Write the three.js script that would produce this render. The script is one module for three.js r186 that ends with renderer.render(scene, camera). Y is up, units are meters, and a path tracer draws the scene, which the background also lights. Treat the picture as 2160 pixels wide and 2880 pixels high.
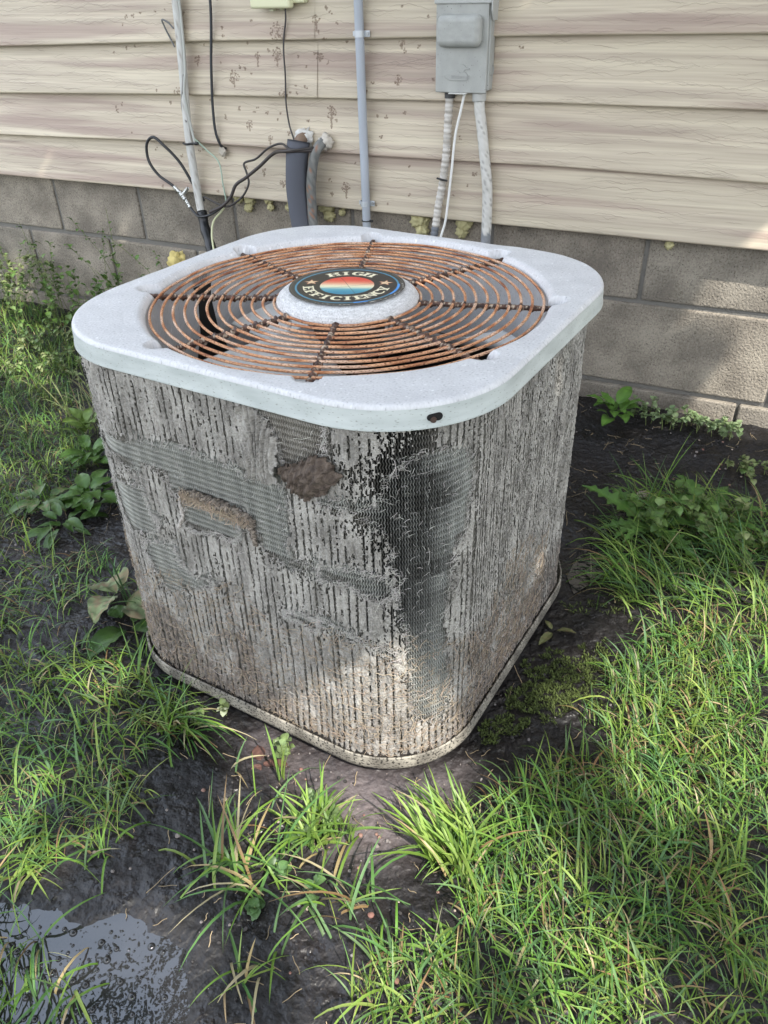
import * as THREE from 'three';
import { mergeGeometries, mergeVertices, toCreasedNormals } from 'three/addons/utils/BufferGeometryUtils.js';
import { RoundedBoxGeometry } from 'three/addons/geometries/RoundedBoxGeometry.js';
import { TextGeometry } from 'three/addons/geometries/TextGeometry.js';
import { FontLoader } from 'three/addons/loaders/FontLoader.js';
import { createNoise2D, createNoise3D } from 'simplex-noise';

// ---------------------------------------------------------------- camera, sky, sun, exposure
const scene = new THREE.Scene();
const camera = new THREE.PerspectiveCamera(65.83, 768 / 1024, 0.05, 400);
camera.rotation.order = 'YXZ';
camera.position.set(0.7399, 1.1287, 1.105);
camera.rotation.set(-0.5932, 0.5507, -0.0269);
scene.add(camera);
const renderer = new THREE.WebGLRenderer({ antialias: true });
renderer.toneMapping = THREE.LinearToneMapping;
renderer.toneMappingExposure = 1.62;
renderer.shadowMap.enabled = true;

function mulberry(seed) { return () => { seed = (seed + 0x6d2b79f5) | 0; let t = Math.imul(seed ^ (seed >>> 15), 1 | seed); t = (t + Math.imul(t ^ (t >>> 7), 61 | t)) ^ t; return ((t ^ (t >>> 14)) >>> 0) / 4294967296; }; }
const rnd = mulberry(7), n2 = createNoise2D(mulberry(11)), n3 = createNoise3D(mulberry(13));
const R = (a, b) => a + (b - a) * rnd();
const fbm = (x, y, o = 4) => { let s = 0, a = 0.5; for (let i = 0; i < o; i++) { s += a * n2(x, y); x = x * 2.03 + 17.1; y = y * 2.03 + 9.7; a *= 0.5; } return s; };
const clamp = (x, a = 0, b = 1) => Math.min(b, Math.max(a, x));
const sm = (a, b, x) => { const t = clamp((x - a) / (b - a)); return t * t * (3 - 2 * t); };
const mix = (a, b, t) => a + (b - a) * t;
const mix3 = (a, b, t) => [mix(a[0], b[0], t), mix(a[1], b[1], t), mix(a[2], b[2], t)];

const SKY = 1.9;
const SUN = new THREE.Vector3(0.544, 0.788, 0.289).normalize();
{
  const W = 512, H = 256, d = new Float32Array(W * H * 4);
  for (let j = 0; j < H; j++) for (let i = 0; i < W; i++) {
    const el = (j / (H - 1) - 0.5) * Math.PI, az = (i / W) * 2 * Math.PI - Math.PI, x = Math.cos(el) * Math.cos(az), y = Math.sin(el), z = Math.cos(el) * Math.sin(az);
    const up = clamp(y), cl = sm(-0.12, 0.35, (() => { let s = 0, a = 0.5, f = 1.4; for (let o = 0; o < 5; o++) { s += a * n3(x * f, y * f * 1.6, z * f); f *= 2.1; a *= 0.5; } return s; })());
    let c = mix3([0.9, 0.94, 1.0], [0.6, 0.73, 0.95], Math.pow(up, 0.5));
    c = mix3(c, [1.18, 1.16, 1.13], cl * 0.85);
    if (y < 0) c = mix3(c, [0.25, 0.27, 0.22], sm(0, 0.06, -y));
    const o = (j * W + i) * 4; d[o] = c[0] * SKY; d[o + 1] = c[1] * SKY; d[o + 2] = c[2] * SKY; d[o + 3] = 1;
  }
  const t = new THREE.DataTexture(d, W, H, THREE.RGBAFormat, THREE.FloatType);
  t.mapping = THREE.EquirectangularReflectionMapping; t.magFilter = THREE.LinearFilter; t.needsUpdate = true;
  scene.background = t; scene.environment = t;
}
const sun = new THREE.DirectionalLight(new THREE.Color(1, 0.95, 0.86), 5);
sun.position.copy(SUN).multiplyScalar(12); sun.castShadow = true; sun.name = 'sun';
sun.shadow.mapSize.set(4096, 4096); Object.assign(sun.shadow.camera, { left: -4, right: 4, top: 4, bottom: -4, near: 0.5, far: 30 });
scene.add(sun, sun.target);

// ---------------------------------------------------------------- helpers
const taken = new Map();
function numbered(n) { const k = taken.get(n) || 0; taken.set(n, k + 1); return k ? n + '_' + String(k).padStart(3, '0') : n; }
function mesh(name, g, m, parent) { const o = new THREE.Mesh(g, m); o.name = name; o.castShadow = o.receiveShadow = true; if (parent) parent.add(o); return o; }
function group(name, parent) { const g = new THREE.Group(); g.name = name; if (parent) parent.add(g); return g; }
// put a finished thing (built in world coordinates) on its own base point and add it to the scene
function place(o, label, category, grp, kind) {
  o.updateMatrixWorld(true);
  const b = new THREE.Box3().setFromObject(o), p = new THREE.Vector3((b.min.x + b.max.x) / 2, b.min.y, (b.min.z + b.max.z) / 2);
  if (o.isMesh) o.geometry.translate(-p.x, -p.y, -p.z); else for (const c of o.children) c.position.sub(p);
  o.position.copy(p); o.name = numbered(o.name);
  if (kind) o.userData.kind = kind;
  if (label) o.userData.label = label;
  if (category) o.userData.category = category;
  if (grp) o.userData.group = grp;
  scene.add(o); return o;
}
function tex(w, h, fn, srgb, rep) {
  const d = new Uint8Array(w * h * 4);
  for (let j = 0; j < h; j++) for (let i = 0; i < w; i++) { const c = fn(i, j), o = (j * w + i) * 4; if (c.length) { d[o] = clamp(c[0]) * 255; d[o + 1] = clamp(c[1]) * 255; d[o + 2] = clamp(c[2]) * 255; } else d[o] = d[o + 1] = d[o + 2] = clamp(c) * 255; d[o + 3] = 255; }
  const t = new THREE.DataTexture(d, w, h); t.wrapS = t.wrapT = THREE.RepeatWrapping; t.magFilter = THREE.LinearFilter; t.minFilter = THREE.LinearMipmapLinearFilter; t.generateMipmaps = true;
  if (srgb) t.colorSpace = THREE.SRGBColorSpace;
  if (rep) t.repeat.set(rep[0], rep[1]);
  t.needsUpdate = true; return t;
}
// periodic noise on a w x h pixel tile
const TW = 2 * Math.PI;
const hashG = (x, y, s) => { let h = Math.imul(x, 374761393) + Math.imul(y, 668265263) + Math.imul(s, 974634493); h = Math.imul(h ^ (h >>> 13), 1274126177); return ((h ^ (h >>> 16)) >>> 0) / 4294967296; };
function tn(i, w, j, h, fx, fy, o = 3, seed = 0) {   // gradient noise that wraps both ways
  let s = 0, k = 1;
  for (let q = 0; q < o; q++) {
    const cx = Math.round(fx) << q, cy = Math.round(fy) << q, x = (i / w) * cx, y = (j / h) * cy, x0 = Math.floor(x), y0 = Math.floor(y), fx_ = x - x0, fy_ = y - y0, sx = fx_ * fx_ * (3 - 2 * fx_), sy = fy_ * fy_ * (3 - 2 * fy_);
    const g = (a, b) => { const t = hashG((x0 + a) % cx, (y0 + b) % cy, seed * 31 + q) * TW; return Math.cos(t) * (fx_ - a) + Math.sin(t) * (fy_ - b); };
    s += k * mix(mix(g(0, 0), g(1, 0), sx), mix(g(0, 1), g(1, 1), sx), sy); k *= 0.5;
  }
  return s;
}
const lin = (r, g, b) => new THREE.Color().setRGB(r, g, b);
const std = (c, rough = 0.7, extra = {}) => new THREE.MeshStandardMaterial({ color: Array.isArray(c) ? lin(...c) : c, roughness: rough, side: THREE.DoubleSide, ...extra });
const phys = (c, rough, extra = {}) => new THREE.MeshPhysicalMaterial({ color: Array.isArray(c) ? lin(...c) : c, roughness: rough, side: THREE.DoubleSide, ...extra });
const V = (x, y, z) => new THREE.Vector3(x, y, z);
// tube with a radius that may vary, coloured by vertex when col is given; uv in metres
function tube(pts, rad, seg = 40, rs = 8, col, closed = false) {
  const c = new THREE.CatmullRomCurve3(pts, closed, 'centripetal'), fr = c.computeFrenetFrames(seg, closed), L = c.getLength(), P = [], C = [], UV = [], I = [];
  for (let i = 0; i <= seg; i++) {
    const t = i / seg, p = c.getPointAt(t), N = fr.normals[i], B = fr.binormals[i];
    for (let j = 0; j <= rs; j++) {
      const a = (j / rs) * TW, r = typeof rad === 'function' ? rad(t, a) : rad, cs = Math.cos(a) * r, sn = Math.sin(a) * r;
      P.push(p.x + N.x * cs + B.x * sn, p.y + N.y * cs + B.y * sn, p.z + N.z * cs + B.z * sn); UV.push(t * L, (j / rs) * TW * r);
      if (col) C.push(...col(t, a));
    }
  }
  for (let i = 0; i < seg; i++) for (let j = 0; j < rs; j++) { const a = i * (rs + 1) + j, b = a + rs + 1; I.push(a, b, a + 1, b, b + 1, a + 1); }
  if (!closed) for (const [row, s] of [[0, -1], [seg, 1]]) { const q = row * (rs + 1), m = P.length / 3, p = c.getPointAt(row / seg); P.push(p.x, p.y, p.z); UV.push(0, 0); if (col) C.push(...col(row / seg, 0)); for (let j = 0; j < rs; j++) s > 0 ? I.push(m, q + j, q + j + 1) : I.push(m, q + j + 1, q + j); }
  const g = new THREE.BufferGeometry(); g.setAttribute('position', new THREE.Float32BufferAttribute(P, 3)); g.setAttribute('uv', new THREE.Float32BufferAttribute(UV, 2));
  if (col) g.setAttribute('color', new THREE.Float32BufferAttribute(C, 3));
  g.setIndex(I); g.computeVertexNormals(); return g;
}
function sheet(nu, nv, fn) {   // fn(u,v) -> {p:[x,y,z], c?, uv?, skip?}
  const P = [], C = [], UV = [], I = [], K = []; let hasC = false;
  for (let j = 0; j <= nv; j++) for (let i = 0; i <= nu; i++) { const r = fn(i / nu, j / nv, i, j); P.push(...r.p); UV.push(...(r.uv || [i / nu, j / nv])); if (r.c) { hasC = true; C.push(...r.c); } K.push(r.skip ? 1 : 0); }
  for (let j = 0; j < nv; j++) for (let i = 0; i < nu; i++) { const a = j * (nu + 1) + i, b = a + 1, c = a + nu + 1, d = c + 1; if (K[a] + K[b] + K[c] + K[d] > 1) continue; I.push(a, b, c, b, d, c); }
  const g = new THREE.BufferGeometry(); g.setAttribute('position', new THREE.Float32BufferAttribute(P, 3)); g.setAttribute('uv', new THREE.Float32BufferAttribute(UV, 2));
  if (hasC) g.setAttribute('color', new THREE.Float32BufferAttribute(C, 3));
  g.setIndex(I); g.computeVertexNormals(); return g;
}
function compact(g) {   // drop vertices no triangle uses
  const id = g.index.array, n = g.attributes.position.count, map = new Int32Array(n).fill(-1); let k = 0; const idx = new Uint32Array(id.length);
  for (let i = 0; i < id.length; i++) { if (map[id[i]] < 0) map[id[i]] = k++; idx[i] = map[id[i]]; }
  const out = new THREE.BufferGeometry();
  for (const key of Object.keys(g.attributes)) { const a = g.attributes[key], s = a.itemSize, q = new Float32Array(k * s); for (let i = 0; i < n; i++) if (map[i] >= 0) for (let c = 0; c < s; c++) q[map[i] * s + c] = a.array[i * s + c]; out.setAttribute(key, new THREE.BufferAttribute(q, s)); }
  out.setIndex(new THREE.BufferAttribute(idx, 1)); return out;
}
function polySD(poly, x, y) {   // signed distance, positive inside
  let d = 1e9, ins = false;
  for (let i = 0, j = poly.length - 1; i < poly.length; j = i++) {
    const [xi, yi] = poly[i], [xj, yj] = poly[j], ex = xj - xi, ey = yj - yi, t = clamp(((x - xi) * ex + (y - yi) * ey) / (ex * ex + ey * ey + 1e-12));
    d = Math.min(d, Math.hypot(x - xi - ex * t, y - yi - ey * t));
    if ((yi > y) !== (yj > y) && x < ((xj - xi) * (y - yi)) / (yj - yi) + xi) ins = !ins;
  }
  return ins ? d : -d;
}

// ---------------------------------------------------------------- the wall frame: u along the wall, y up, o out of it
const WY = 0.097, WD = -1.1074, WC = Math.cos(WY), WS = -Math.sin(WY);
const W = (u, y, o = 0) => V(u * WC - o * WS, y, WD + u * WS + o * WC);
const wallZ = (x) => WD + (x / WC) * WS;

// ---------------------------------------------------------------- ground
const PUD = [[-0.17, 0.86], [-0.04, 0.842], [0.03, 0.80], [0.075, 0.772], [0.15, 0.775], [0.215, 0.80], [0.235, 0.845], [0.216, 0.964], [0.076, 1.0], [-0.195, 0.96]];
const PUD2 = [[0.381, -0.648], [0.403, -0.60], [0.425, -0.5], [0.42, -0.37], [0.39, -0.28], [0.36, -0.33], [0.355, -0.5]].map(([x, z]) => [x, z]);
const MOSS = [[0.363, 0.187], [0.374, 0.019], [0.419, -0.066], [0.516, -0.151], [0.551, -0.067], [0.534, 0.051], [0.472, 0.124], [0.419, 0.191], [0.378, 0.238]];
const MOSS2 = [[0.362, -0.216], [0.485, -0.284], [0.515, -0.216], [0.409, -0.173]];
const DRY_LIT = [[0.042, 0.417], [0.172, 0.401], [0.321, 0.339], [0.381, 0.282], [0.376, 0.44], [0.35, 0.483], [0.308, 0.525], [0.169, 0.479]];  // pale dry grit, its tone raised further to read as sunlit
const near = (x, z) => x > -2.8 && x < 1.6 && z > -1.4 && z < 1.5;
function gnd(x, z) {
  let y = 0.014 * fbm(x * 2.2, z * 2.2, 2) + 0.006 * fbm(x * 9 + 5, z * 9, 2);
  y += sm(0.35, 0.05, z - wallZ(x)) * 0.035;
  const u = Math.max(Math.abs(x) - 0.40, Math.abs(z) - 0.42);
  y = mix(-0.012, y, sm(-0.03, 0.1, u));
  if (x > -0.5 && x < 0.6 && z > 0.4) y = mix(y, -0.0150 + 0.0035 * fbm(x * 22, z * 22, 2), sm(-0.06, 0.02, polySD(PUD, x, z) + 0.02 * fbm(x * 14, z * 14, 2)));
  if (x > 0.2 && x < 0.6 && z < -0.1 && z > -0.9) y = mix(y, -0.018, sm(-0.05, 0.02, polySD(PUD2, x, z)));
  return y;
}
const gndFine = (x, z) => gnd(x, z) + (x > -0.4 && x < 0.4 && z > 0.6 ? 1 - 0.85 * sm(-0.05, 0.0, polySD(PUD, x, z)) : 1) * (0.0032 * fbm(x * 38, z * 38, 3) + 0.0012 * n2(x * 150, z * 150));
{
  const mudMap = (() => { const N = 1024, sp = mulberry(5), dots = new Float32Array(N * N);
    for (let k = 0; k < 6500; k++) { const x = (sp() * N) | 0, y = (sp() * N) | 0, b = sp() ** 3, r = sp() < 0.06 ? 2 : sp() < 0.35 ? 1 : 0; for (let a = -r; a <= r; a++) for (let c = -r; c <= r; c++) if (a * a + c * c <= r * r + 0.5) dots[((y + a + N) % N) * N + ((x + c + N) % N)] = b; }
    return tex(N, N, (i, j) => { const a = tn(i, N, j, N, 9, 9, 4, 1) * 0.5 + 0.5, b = tn(i, N, j, N, 90, 90, 2, 4) * 0.5 + 0.5, k = dots[j * N + i]; const c = mix3([0.21, 0.197, 0.202], [0.42, 0.395, 0.398], clamp(a * 0.75 + (b - 0.5) * 0.6)); return mix3(c, [0.78, 0.71, 0.66], k * 0.7); }, true); })();
  const mudRough = tex(512, 512, (i, j) => 0.52 + 0.34 * tn(i, 512, j, 512, 14, 14, 4, 9) + 0.25 * tn(i, 512, j, 512, 80, 80, 2, 3), false);
  const mudBump = tex(1024, 1024, (i, j) => 0.5 + 0.5 * tn(i, 1024, j, 1024, 60, 60, 4, 21), false);
  const mud = std([1, 1, 1], 1, { map: mudMap, roughnessMap: mudRough, bumpMap: mudBump, bumpScale: 0.005, vertexColors: true });
  const xs = [], zs = [];
  const axis = (a, lo, hi, step, far) => { const L = []; for (let f = far; f > 0.06; f /= 1.5) L.push(lo - f); for (let v = lo; v <= hi + 1e-6; v += step) L.push(v); const Rr = []; for (let f = far; f > 0.06; f /= 1.5) Rr.push(hi + f); a.push(...L, ...Rr.reverse()); };
  axis(xs, -2.6, 1.3, 0.008, 150); axis(zs, -1.4, 1.25, 0.008, 150);
  const g = sheet(xs.length - 1, zs.length - 1, (u, v, i, j) => { const x = xs[i], z = zs[j], inside = near(x, z); const y = inside ? gndFine(x, z) : 0.01;
    const w = fbm(x * 3 + 40, z * 3, 3), dryLit = inside ? sm(-0.06, 0.05, polySD(DRY_LIT, x, z) + 0.03 * w) : 0, far = sm(0, 0.6, Math.max(-2.4 - x, x - 1.1, z - 1.1));
    let c = mix3([0.105, 0.102, 0.104], [0.20, 0.19, 0.19], clamp(0.5 + w)); c = mix3(c, [1.7, 1.62, 1.6], dryLit * 0.95); c = mix3(c, [0.3, 0.5, 0.12], far);
    return { p: [x, y, z], uv: [x / 0.9, z / 0.9], c }; });
  g.index.array.reverse(); g.computeVertexNormals();
  const o = mesh('ground', g, mud); o.userData.kind = 'structure'; o.userData.label = 'black wet muddy soil with grit around the unit'; o.userData.category = 'ground'; scene.add(o);

  // muddy water
  const water = phys([0.022, 0.021, 0.022], 0.03, { ior: 1.75, bumpMap: tex(512, 512, (i, j) => 0.5 + 0.5 * tn(i, 512, j, 512, 10, 10, 3, 31), false, [4, 4]), bumpScale: 0.0008 });
  const pool = (poly, y, grow, label) => { const cx = poly.reduce((s, p) => s + p[0], 0) / poly.length, cz = poly.reduce((s, p) => s + p[1], 0) / poly.length; const sh = new THREE.Shape(poly.map(([x, z]) => { const l = Math.hypot(x - cx, z - cz); return new THREE.Vector2(cx + (x - cx) * (1 + grow / l), -(cz + (z - cz) * (1 + grow / l))); })); const q = new THREE.ShapeGeometry(sh); q.rotateX(-Math.PI / 2); q.translate(0, y, 0); place(mesh('puddle', q, water), label, 'puddle', null, 'structure'); };
  pool(PUD, -0.0105, 0.05, 'shallow muddy puddle mirroring the sky in the near left corner');
  pool(PUD2, -0.012, 0.02, 'small brown puddle beside the right side of the unit');
}

// ---------------------------------------------------------------- house wall: vinyl siding courses over concrete blocks
const lines = [   // lower edge of each course along the wall, as (u, y) points; the siding sags a little
  [[-2.15, 0.552], [-1.55, 0.551], [-1.07, 0.548], [-0.49, 0.540], [-0.02, 0.536], [0.53, 0.533]],
  [[-2.09, 0.690], [-1.26, 0.704], [-0.55, 0.698], [-0.04, 0.700], [0.49, 0.692]],
  [[-2.04, 0.826], [-1.24, 0.841], [-0.545, 0.846], [-0.054, 0.851], [0.455, 0.851]],
  [[-1.98, 0.967], [-1.21, 0.984], [-0.54, 0.994], [-0.07, 1.002], [0.42, 1.006]],
];
const lineY = (k, u) => {
  if (k > 3) return lineY(3, u) + (k - 3) * 0.1515;
  const L = lines[k]; if (u <= L[0][0]) return L[0][1]; for (let i = 1; i < L.length; i++) if (u <= L[i][0]) return mix(L[i - 1][1], L[i][1], (u - L[i - 1][0]) / (L[i][0] - L[i - 1][0])); return L[L.length - 1][1];
};
{
  const house = group('house_wall');
  const TWID = 2048, THGT = 1024, UM = 3.2, VM = 1.2;
  const stain = new Float32Array(TWID * THGT), spots = mulberry(99);
  const px = (u) => ((((u + 2.2) / UM) % 1) + 1) % 1 * TWID, py = (y) => ((y - 0.45) / VM) * THGT;
  const dab = (x, y, r, k) => { const q = Math.ceil(r); for (let a = -q; a <= q; a++) for (let b = -q; b <= q; b++) if (a * a + b * b <= r * r) { const yy = Math.round(y + b), xx = Math.round(x + a); if (yy >= 0 && yy < THGT && xx >= 0 && xx < TWID) { const o = yy * TWID + xx; stain[o] = Math.max(stain[o], k); } } };
  // mud and droppings splashed on the siding: a burst of little dabs, sometimes with a run below it
  const splash = (u, y, r, n, run) => { const x = px(u), z = py(y); for (let k = 0; k < n; k++) { const a = spots() * TW, d = r * Math.sqrt(spots()); dab(x + Math.cos(a) * d, z + Math.sin(a) * d * 1.25, 0.7 + spots() * 1.3, 0.35 + 0.5 * spots()); } for (let k = 0; k < run; k++) dab(x + (spots() - 0.5) * 2 + k * 0.05, z - k, 0.9 + spots(), 0.4 + 0.35 * spots()); };
  for (const [u, y, r, n, run] of [[-0.746, 1.045, 8, 26, 22], [-0.87, 1.019, 16, 90, 8], [-0.888, 0.956, 11, 60, 16], [-0.955, 0.952, 6, 16, 22], [-1.041, 0.9, 12, 60, 22], [-0.719, 0.81, 11, 60, 34], [-0.677, 0.61, 10, 50, 26], [-0.747, 0.951, 8, 30, 10], [-0.499, 0.903, 8, 26, 12], [-0.494, 0.984, 6, 14, 12], [-0.867, 0.86, 9, 40, 6], [-1.005, 0.77, 8, 30, 14], [-1.172, 0.94, 7, 26, 14], [-1.255, 0.86, 8, 20, 16], [-0.93, 0.74, 6, 14, 16], [-0.9, 0.61, 8, 24, 14], [-0.97, 0.635, 5, 12, 12], [-0.83, 0.565, 6, 22, 3], [-0.72, 1.0, 6, 20, 2]]) splash(u, y, r, n, run);
  for (let k = 0; k < 110; k++) { const u = -0.86 + (spots() + spots() + spots() - 1.5) * 0.62, y = 0.56 + 0.55 * spots(); splash(u, y, 1.5 + 2.5 * spots(), 2 + spots() * 8, spots() < 0.35 ? 6 * spots() : 0); }
  // thin wandering cracks in the printed grain
  const crack = new Float32Array(TWID * THGT), cr = mulberry(41);
  for (let k = 0; k < 2600; k++) { let x = cr() * TWID, y = cr() * THGT; const len = 25 + cr() * cr() * 240, s = 0.3 + 0.7 * cr(); for (let i = 0; i < len; i++) { x += 1; y += (n2(x * 0.045, y * 0.05 + k) * 0.9 + (cr() - 0.5) * 0.7) * 0.6; const o = (((Math.round(y) % THGT) + THGT) % THGT) * TWID + (Math.round(x) % TWID); crack[o] = Math.max(crack[o], s * Math.sin((Math.PI * i) / len) ** 0.5); } }
  const grain = (i, j) => tn(i, TWID, j, THGT, 5, 70, 3, 2) + 0.55 * tn(i, TWID, j, THGT, 14, 300, 2, 8);
  const sidingMap = tex(TWID, THGT, (i, j) => { const g1 = clamp(0.5 + 0.9 * grain(i, j)), g2 = clamp(0.5 + 1.1 * tn(i, TWID, j, THGT, 3, 26, 3, 15)), o = j * TWID + i;
    let c = mix3([0.635, 0.578, 0.52], [0.80, 0.752, 0.67], g1); c = mix3(c, [0.76, 0.725, 0.635], g2 * 0.45); c = mix3(c, [0.585, 0.505, 0.465], clamp(0.38 - g2) * 1.5);
    c = mix3(c, [0.42, 0.37, 0.34], crack[o] * 0.42); return mix3(c, [0.30, 0.22, 0.16], stain[o] * 0.7); }, true);
  const sidingBump = tex(TWID, THGT, (i, j) => 0.55 + 0.32 * grain(i, j) - 0.5 * crack[j * TWID + i], false);
  const vinyl = std([1, 1, 1], 0.55, { map: sidingMap, bumpMap: sidingBump, bumpScale: 0.0016 });
  const seams = [[-0.731, 1.6], [-0.729, 1.55], [-0.753, 1.7], [-0.749, 1.4], [-1.6, 0.9]];
  for (let k = 0; k < 14; k++) {
    const cuts = [-3.6, ...seams[k % 5], 3.0];
    for (let s = 0; s + 1 < cuts.length; s++) {
      const u0 = cuts[s] - (s ? 0.018 : 0), u1 = cuts[s + 1], nu = Math.ceil((u1 - u0) / 0.05), lift = s % 2 ? 0 : 0.0022, ph = k * 3.1 + s * 7;
      // cross-section from behind the next course down over the face, round the butt and back
      const prof = [[1, 0.0015, 0.012], [0.92, 0.0032, 0], [0.66, 0.0090, 0], [0.585, 0.0115, 0], [0.55, 0.0112, 0], [0.3, 0.0158, 0], [0.1, 0.0198, 0], [0.035, 0.0210, 0], [0.012, 0.0202, 0], [0.0, 0.0174, 0], [0.0, 0.0, 0]];
      mesh('siding_board', sheet(nu, prof.length - 1, (a, b, i, j) => { const u = mix(u0, u1, a), y0 = lineY(k, u), y1 = lineY(k + 1, u), [f, o, ex] = prof[j], wob = 0.0016 * n2(u * 1.7 + ph, k * 2.2) + 0.0007 * n2(u * 7, k * 9.1 + ph), y = mix(y0, y1, f) + ex, p = W(u, y, o * 1.25 + wob + lift * (1 - f)); return { p: [p.x, p.y, p.z], uv: [(u + 2.2) / UM, (y - 0.45) / VM + o * 0.4] }; }), vinyl, house);
    }
  }
  // concrete blocks
  const cN = 1024, chip = mulberry(17), pits = new Float32Array(cN * cN); for (let k = 0; k < 9000; k++) { const x = (chip() * cN) | 0, y = (chip() * cN) | 0, r = chip() < 0.15 ? 2 : 1; for (let a = -r; a <= r; a++) for (let b = -r; b <= r; b++) if (a * a + b * b <= r * r) pits[((y + a + cN) % cN) * cN + ((x + b + cN) % cN)] = 0.4 + 0.6 * chip(); }
  const blockMap = tex(cN, cN, (i, j) => { const a = clamp(0.5 + 0.8 * tn(i, cN, j, cN, 7, 7, 4, 5)), b = tn(i, cN, j, cN, 150, 110, 2, 6); let c = mix3([0.455, 0.425, 0.385], [0.62, 0.585, 0.53], clamp(a + b * 0.5)); return mix3(c, [0.25, 0.225, 0.2], pits[j * cN + i] * 0.7); }, true);
  const blockBump = tex(cN, cN, (i, j) => 0.6 + 0.3 * tn(i, cN, j, cN, 120, 120, 3, 12) - 0.45 * pits[j * cN + i], false);
  const tones = [[0.9, 0.9, 0.91], [1.0, 1.0, 1.0], [0.95, 0.95, 0.94], [0.88, 0.89, 0.9]].map((c) => std(c, 0.92, { map: blockMap, bumpMap: blockBump, bumpScale: 0.004 }));
  const mortar = std([0.16, 0.152, 0.138], 0.95, { bumpMap: blockBump, bumpScale: 0.003 });
  const boxOn = (u0, u1, y0, y1, o0, o1) => { const g = new RoundedBoxGeometry(u1 - u0, y1 - y0, o1 - o0, 2, 0.006), p = g.attributes.position, uv = g.attributes.uv; for (let i = 0; i < p.count; i++) { const lx = p.getX(i), ly = p.getY(i), lz = p.getZ(i), u = (u0 + u1) / 2 + lx, y = (y0 + y1) / 2 + ly; uv.setXY(i, u / 0.7 + lz, y / 0.7); const q = W(u + 0.0025 * n2(y * 9, u * 3), y + 0.003 * n2(u * 6, y * 3), (o0 + o1) / 2 + lz + 0.0025 * n2(u * 4 + 9, y * 4)); p.setXYZ(i, q.x, q.y, q.z); } g.computeVertexNormals(); return g; };
  const upper = [-3.5, -3.13, -2.73, -2.33, -1.93, -1.53, -1.128, -0.68, -0.22, 0.228, 0.66, 1.06, 1.46, 1.86, 2.26, 2.66, 3.0], lower = [-3.5, -2.93, -2.52, -2.11, -1.71, -1.31, -0.9, -0.45, 0.02, 0.62, 1.03, 1.44, 1.85, 2.25, 2.65, 3.0], m = 0.006;
  let q = 0;
  upper.slice(0, -1).forEach((u, i) => mesh('concrete_block', boxOn(u + m, upper[i + 1] - m, 0.357, 0.60, -0.2, -0.02), tones[(q++ * 7) % 4], house));
  lower.slice(0, -1).forEach((u, i) => mesh('concrete_block', boxOn(u + m, lower[i + 1] - m, 0.10, 0.343, -0.2, -0.019), tones[(q++ * 5 + 1) % 4], house));
  for (let u = -3.5, i = 0; u < 2.9; u += 0.81, i++) mesh('footing_stone', boxOn(u + 0.004, u + 0.806, -0.12, 0.088, -0.2, -0.012), tones[(i * 3) % 4], house);
  mesh('mortar', boxOn(-3.5, 3.0, -0.12, 0.6, -0.19, -0.027), mortar, house);
  mesh('wall_core', boxOn(-3.6, 3.0, 0.56, 2.72, -0.2, -0.002), std([0.3, 0.28, 0.25], 0.9), house);
  place(house, 'beige wood grain vinyl siding wall on a concrete block foundation', 'house wall');
}

// ---------------------------------------------------------------- the air conditioner
const HX = 0.38, HZ = 0.372, RC = 0.195, HB = 0.654, HT = 0.6904;      // top cover
const CX = 0.352, CZ = 0.366, CR = 0.159;                              // coil
const spokeAngles = [24, 66, 110.5, 156, 201, 245.5, 293.5, 340.5].map((d) => (d * Math.PI) / 180);
const rrDist = (x, z, hx, hz, r) => { const a = Math.abs(x) - hx + r, b = Math.abs(z) - hz + r; return Math.hypot(Math.max(a, 0), Math.max(b, 0)) + Math.min(Math.max(a, b), 0) - r; };
const rrPolar = (t, hx, hz, r) => { let lo = 0, hi = 0.7; for (let i = 0; i < 40; i++) { const m = (lo + hi) / 2; rrDist(Math.cos(t) * m, Math.sin(t) * m, hx, hz, r) < 0 ? (lo = m) : (hi = m); } return lo; };
const ac = group('air_conditioner');

const paintMap = tex(1024, 1024, (i, j) => { const a = tn(i, 1024, j, 1024, 12, 12, 4, 3), b = tn(i, 1024, j, 1024, 160, 160, 2, 7), c = tn(i, 1024, j, 1024, 60, 60, 2, 17); let k = mix3([0.745, 0.745, 0.75], [0.83, 0.83, 0.832], clamp(0.55 + a * 0.45 + b * 0.6)); if (c > 0.4) k = mix3(k, [0.92, 0.92, 0.92], clamp((c - 0.4) * 3)); return b < -0.48 ? mix3(k, [0.55, 0.55, 0.555], 0.5) : k; }, true);
const paintBump = tex(512, 512, (i, j) => 0.5 + 0.5 * tn(i, 512, j, 512, 128, 128, 2, 2), false);
const whitePaint = std([0.98, 0.98, 0.99], 0.62, { map: paintMap, bumpMap: paintBump, bumpScale: 0.0006 });
const lipPaint = tex(512, 256, (i, j) => { const a = tn(i, 512, j, 256, 8, 6, 4, 23), b = tn(i, 512, j, 256, 90, 50, 2, 8); const k = mix3([0.68, 0.70, 0.69], [0.765, 0.782, 0.772], clamp(0.5 + a * 0.8)); return b > 0.47 ? mix3(k, [0.4, 0.39, 0.36], 0.5) : k; }, true);
const lipMat = std([0.97, 0.98, 0.98], 0.45, { map: lipPaint });
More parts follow.
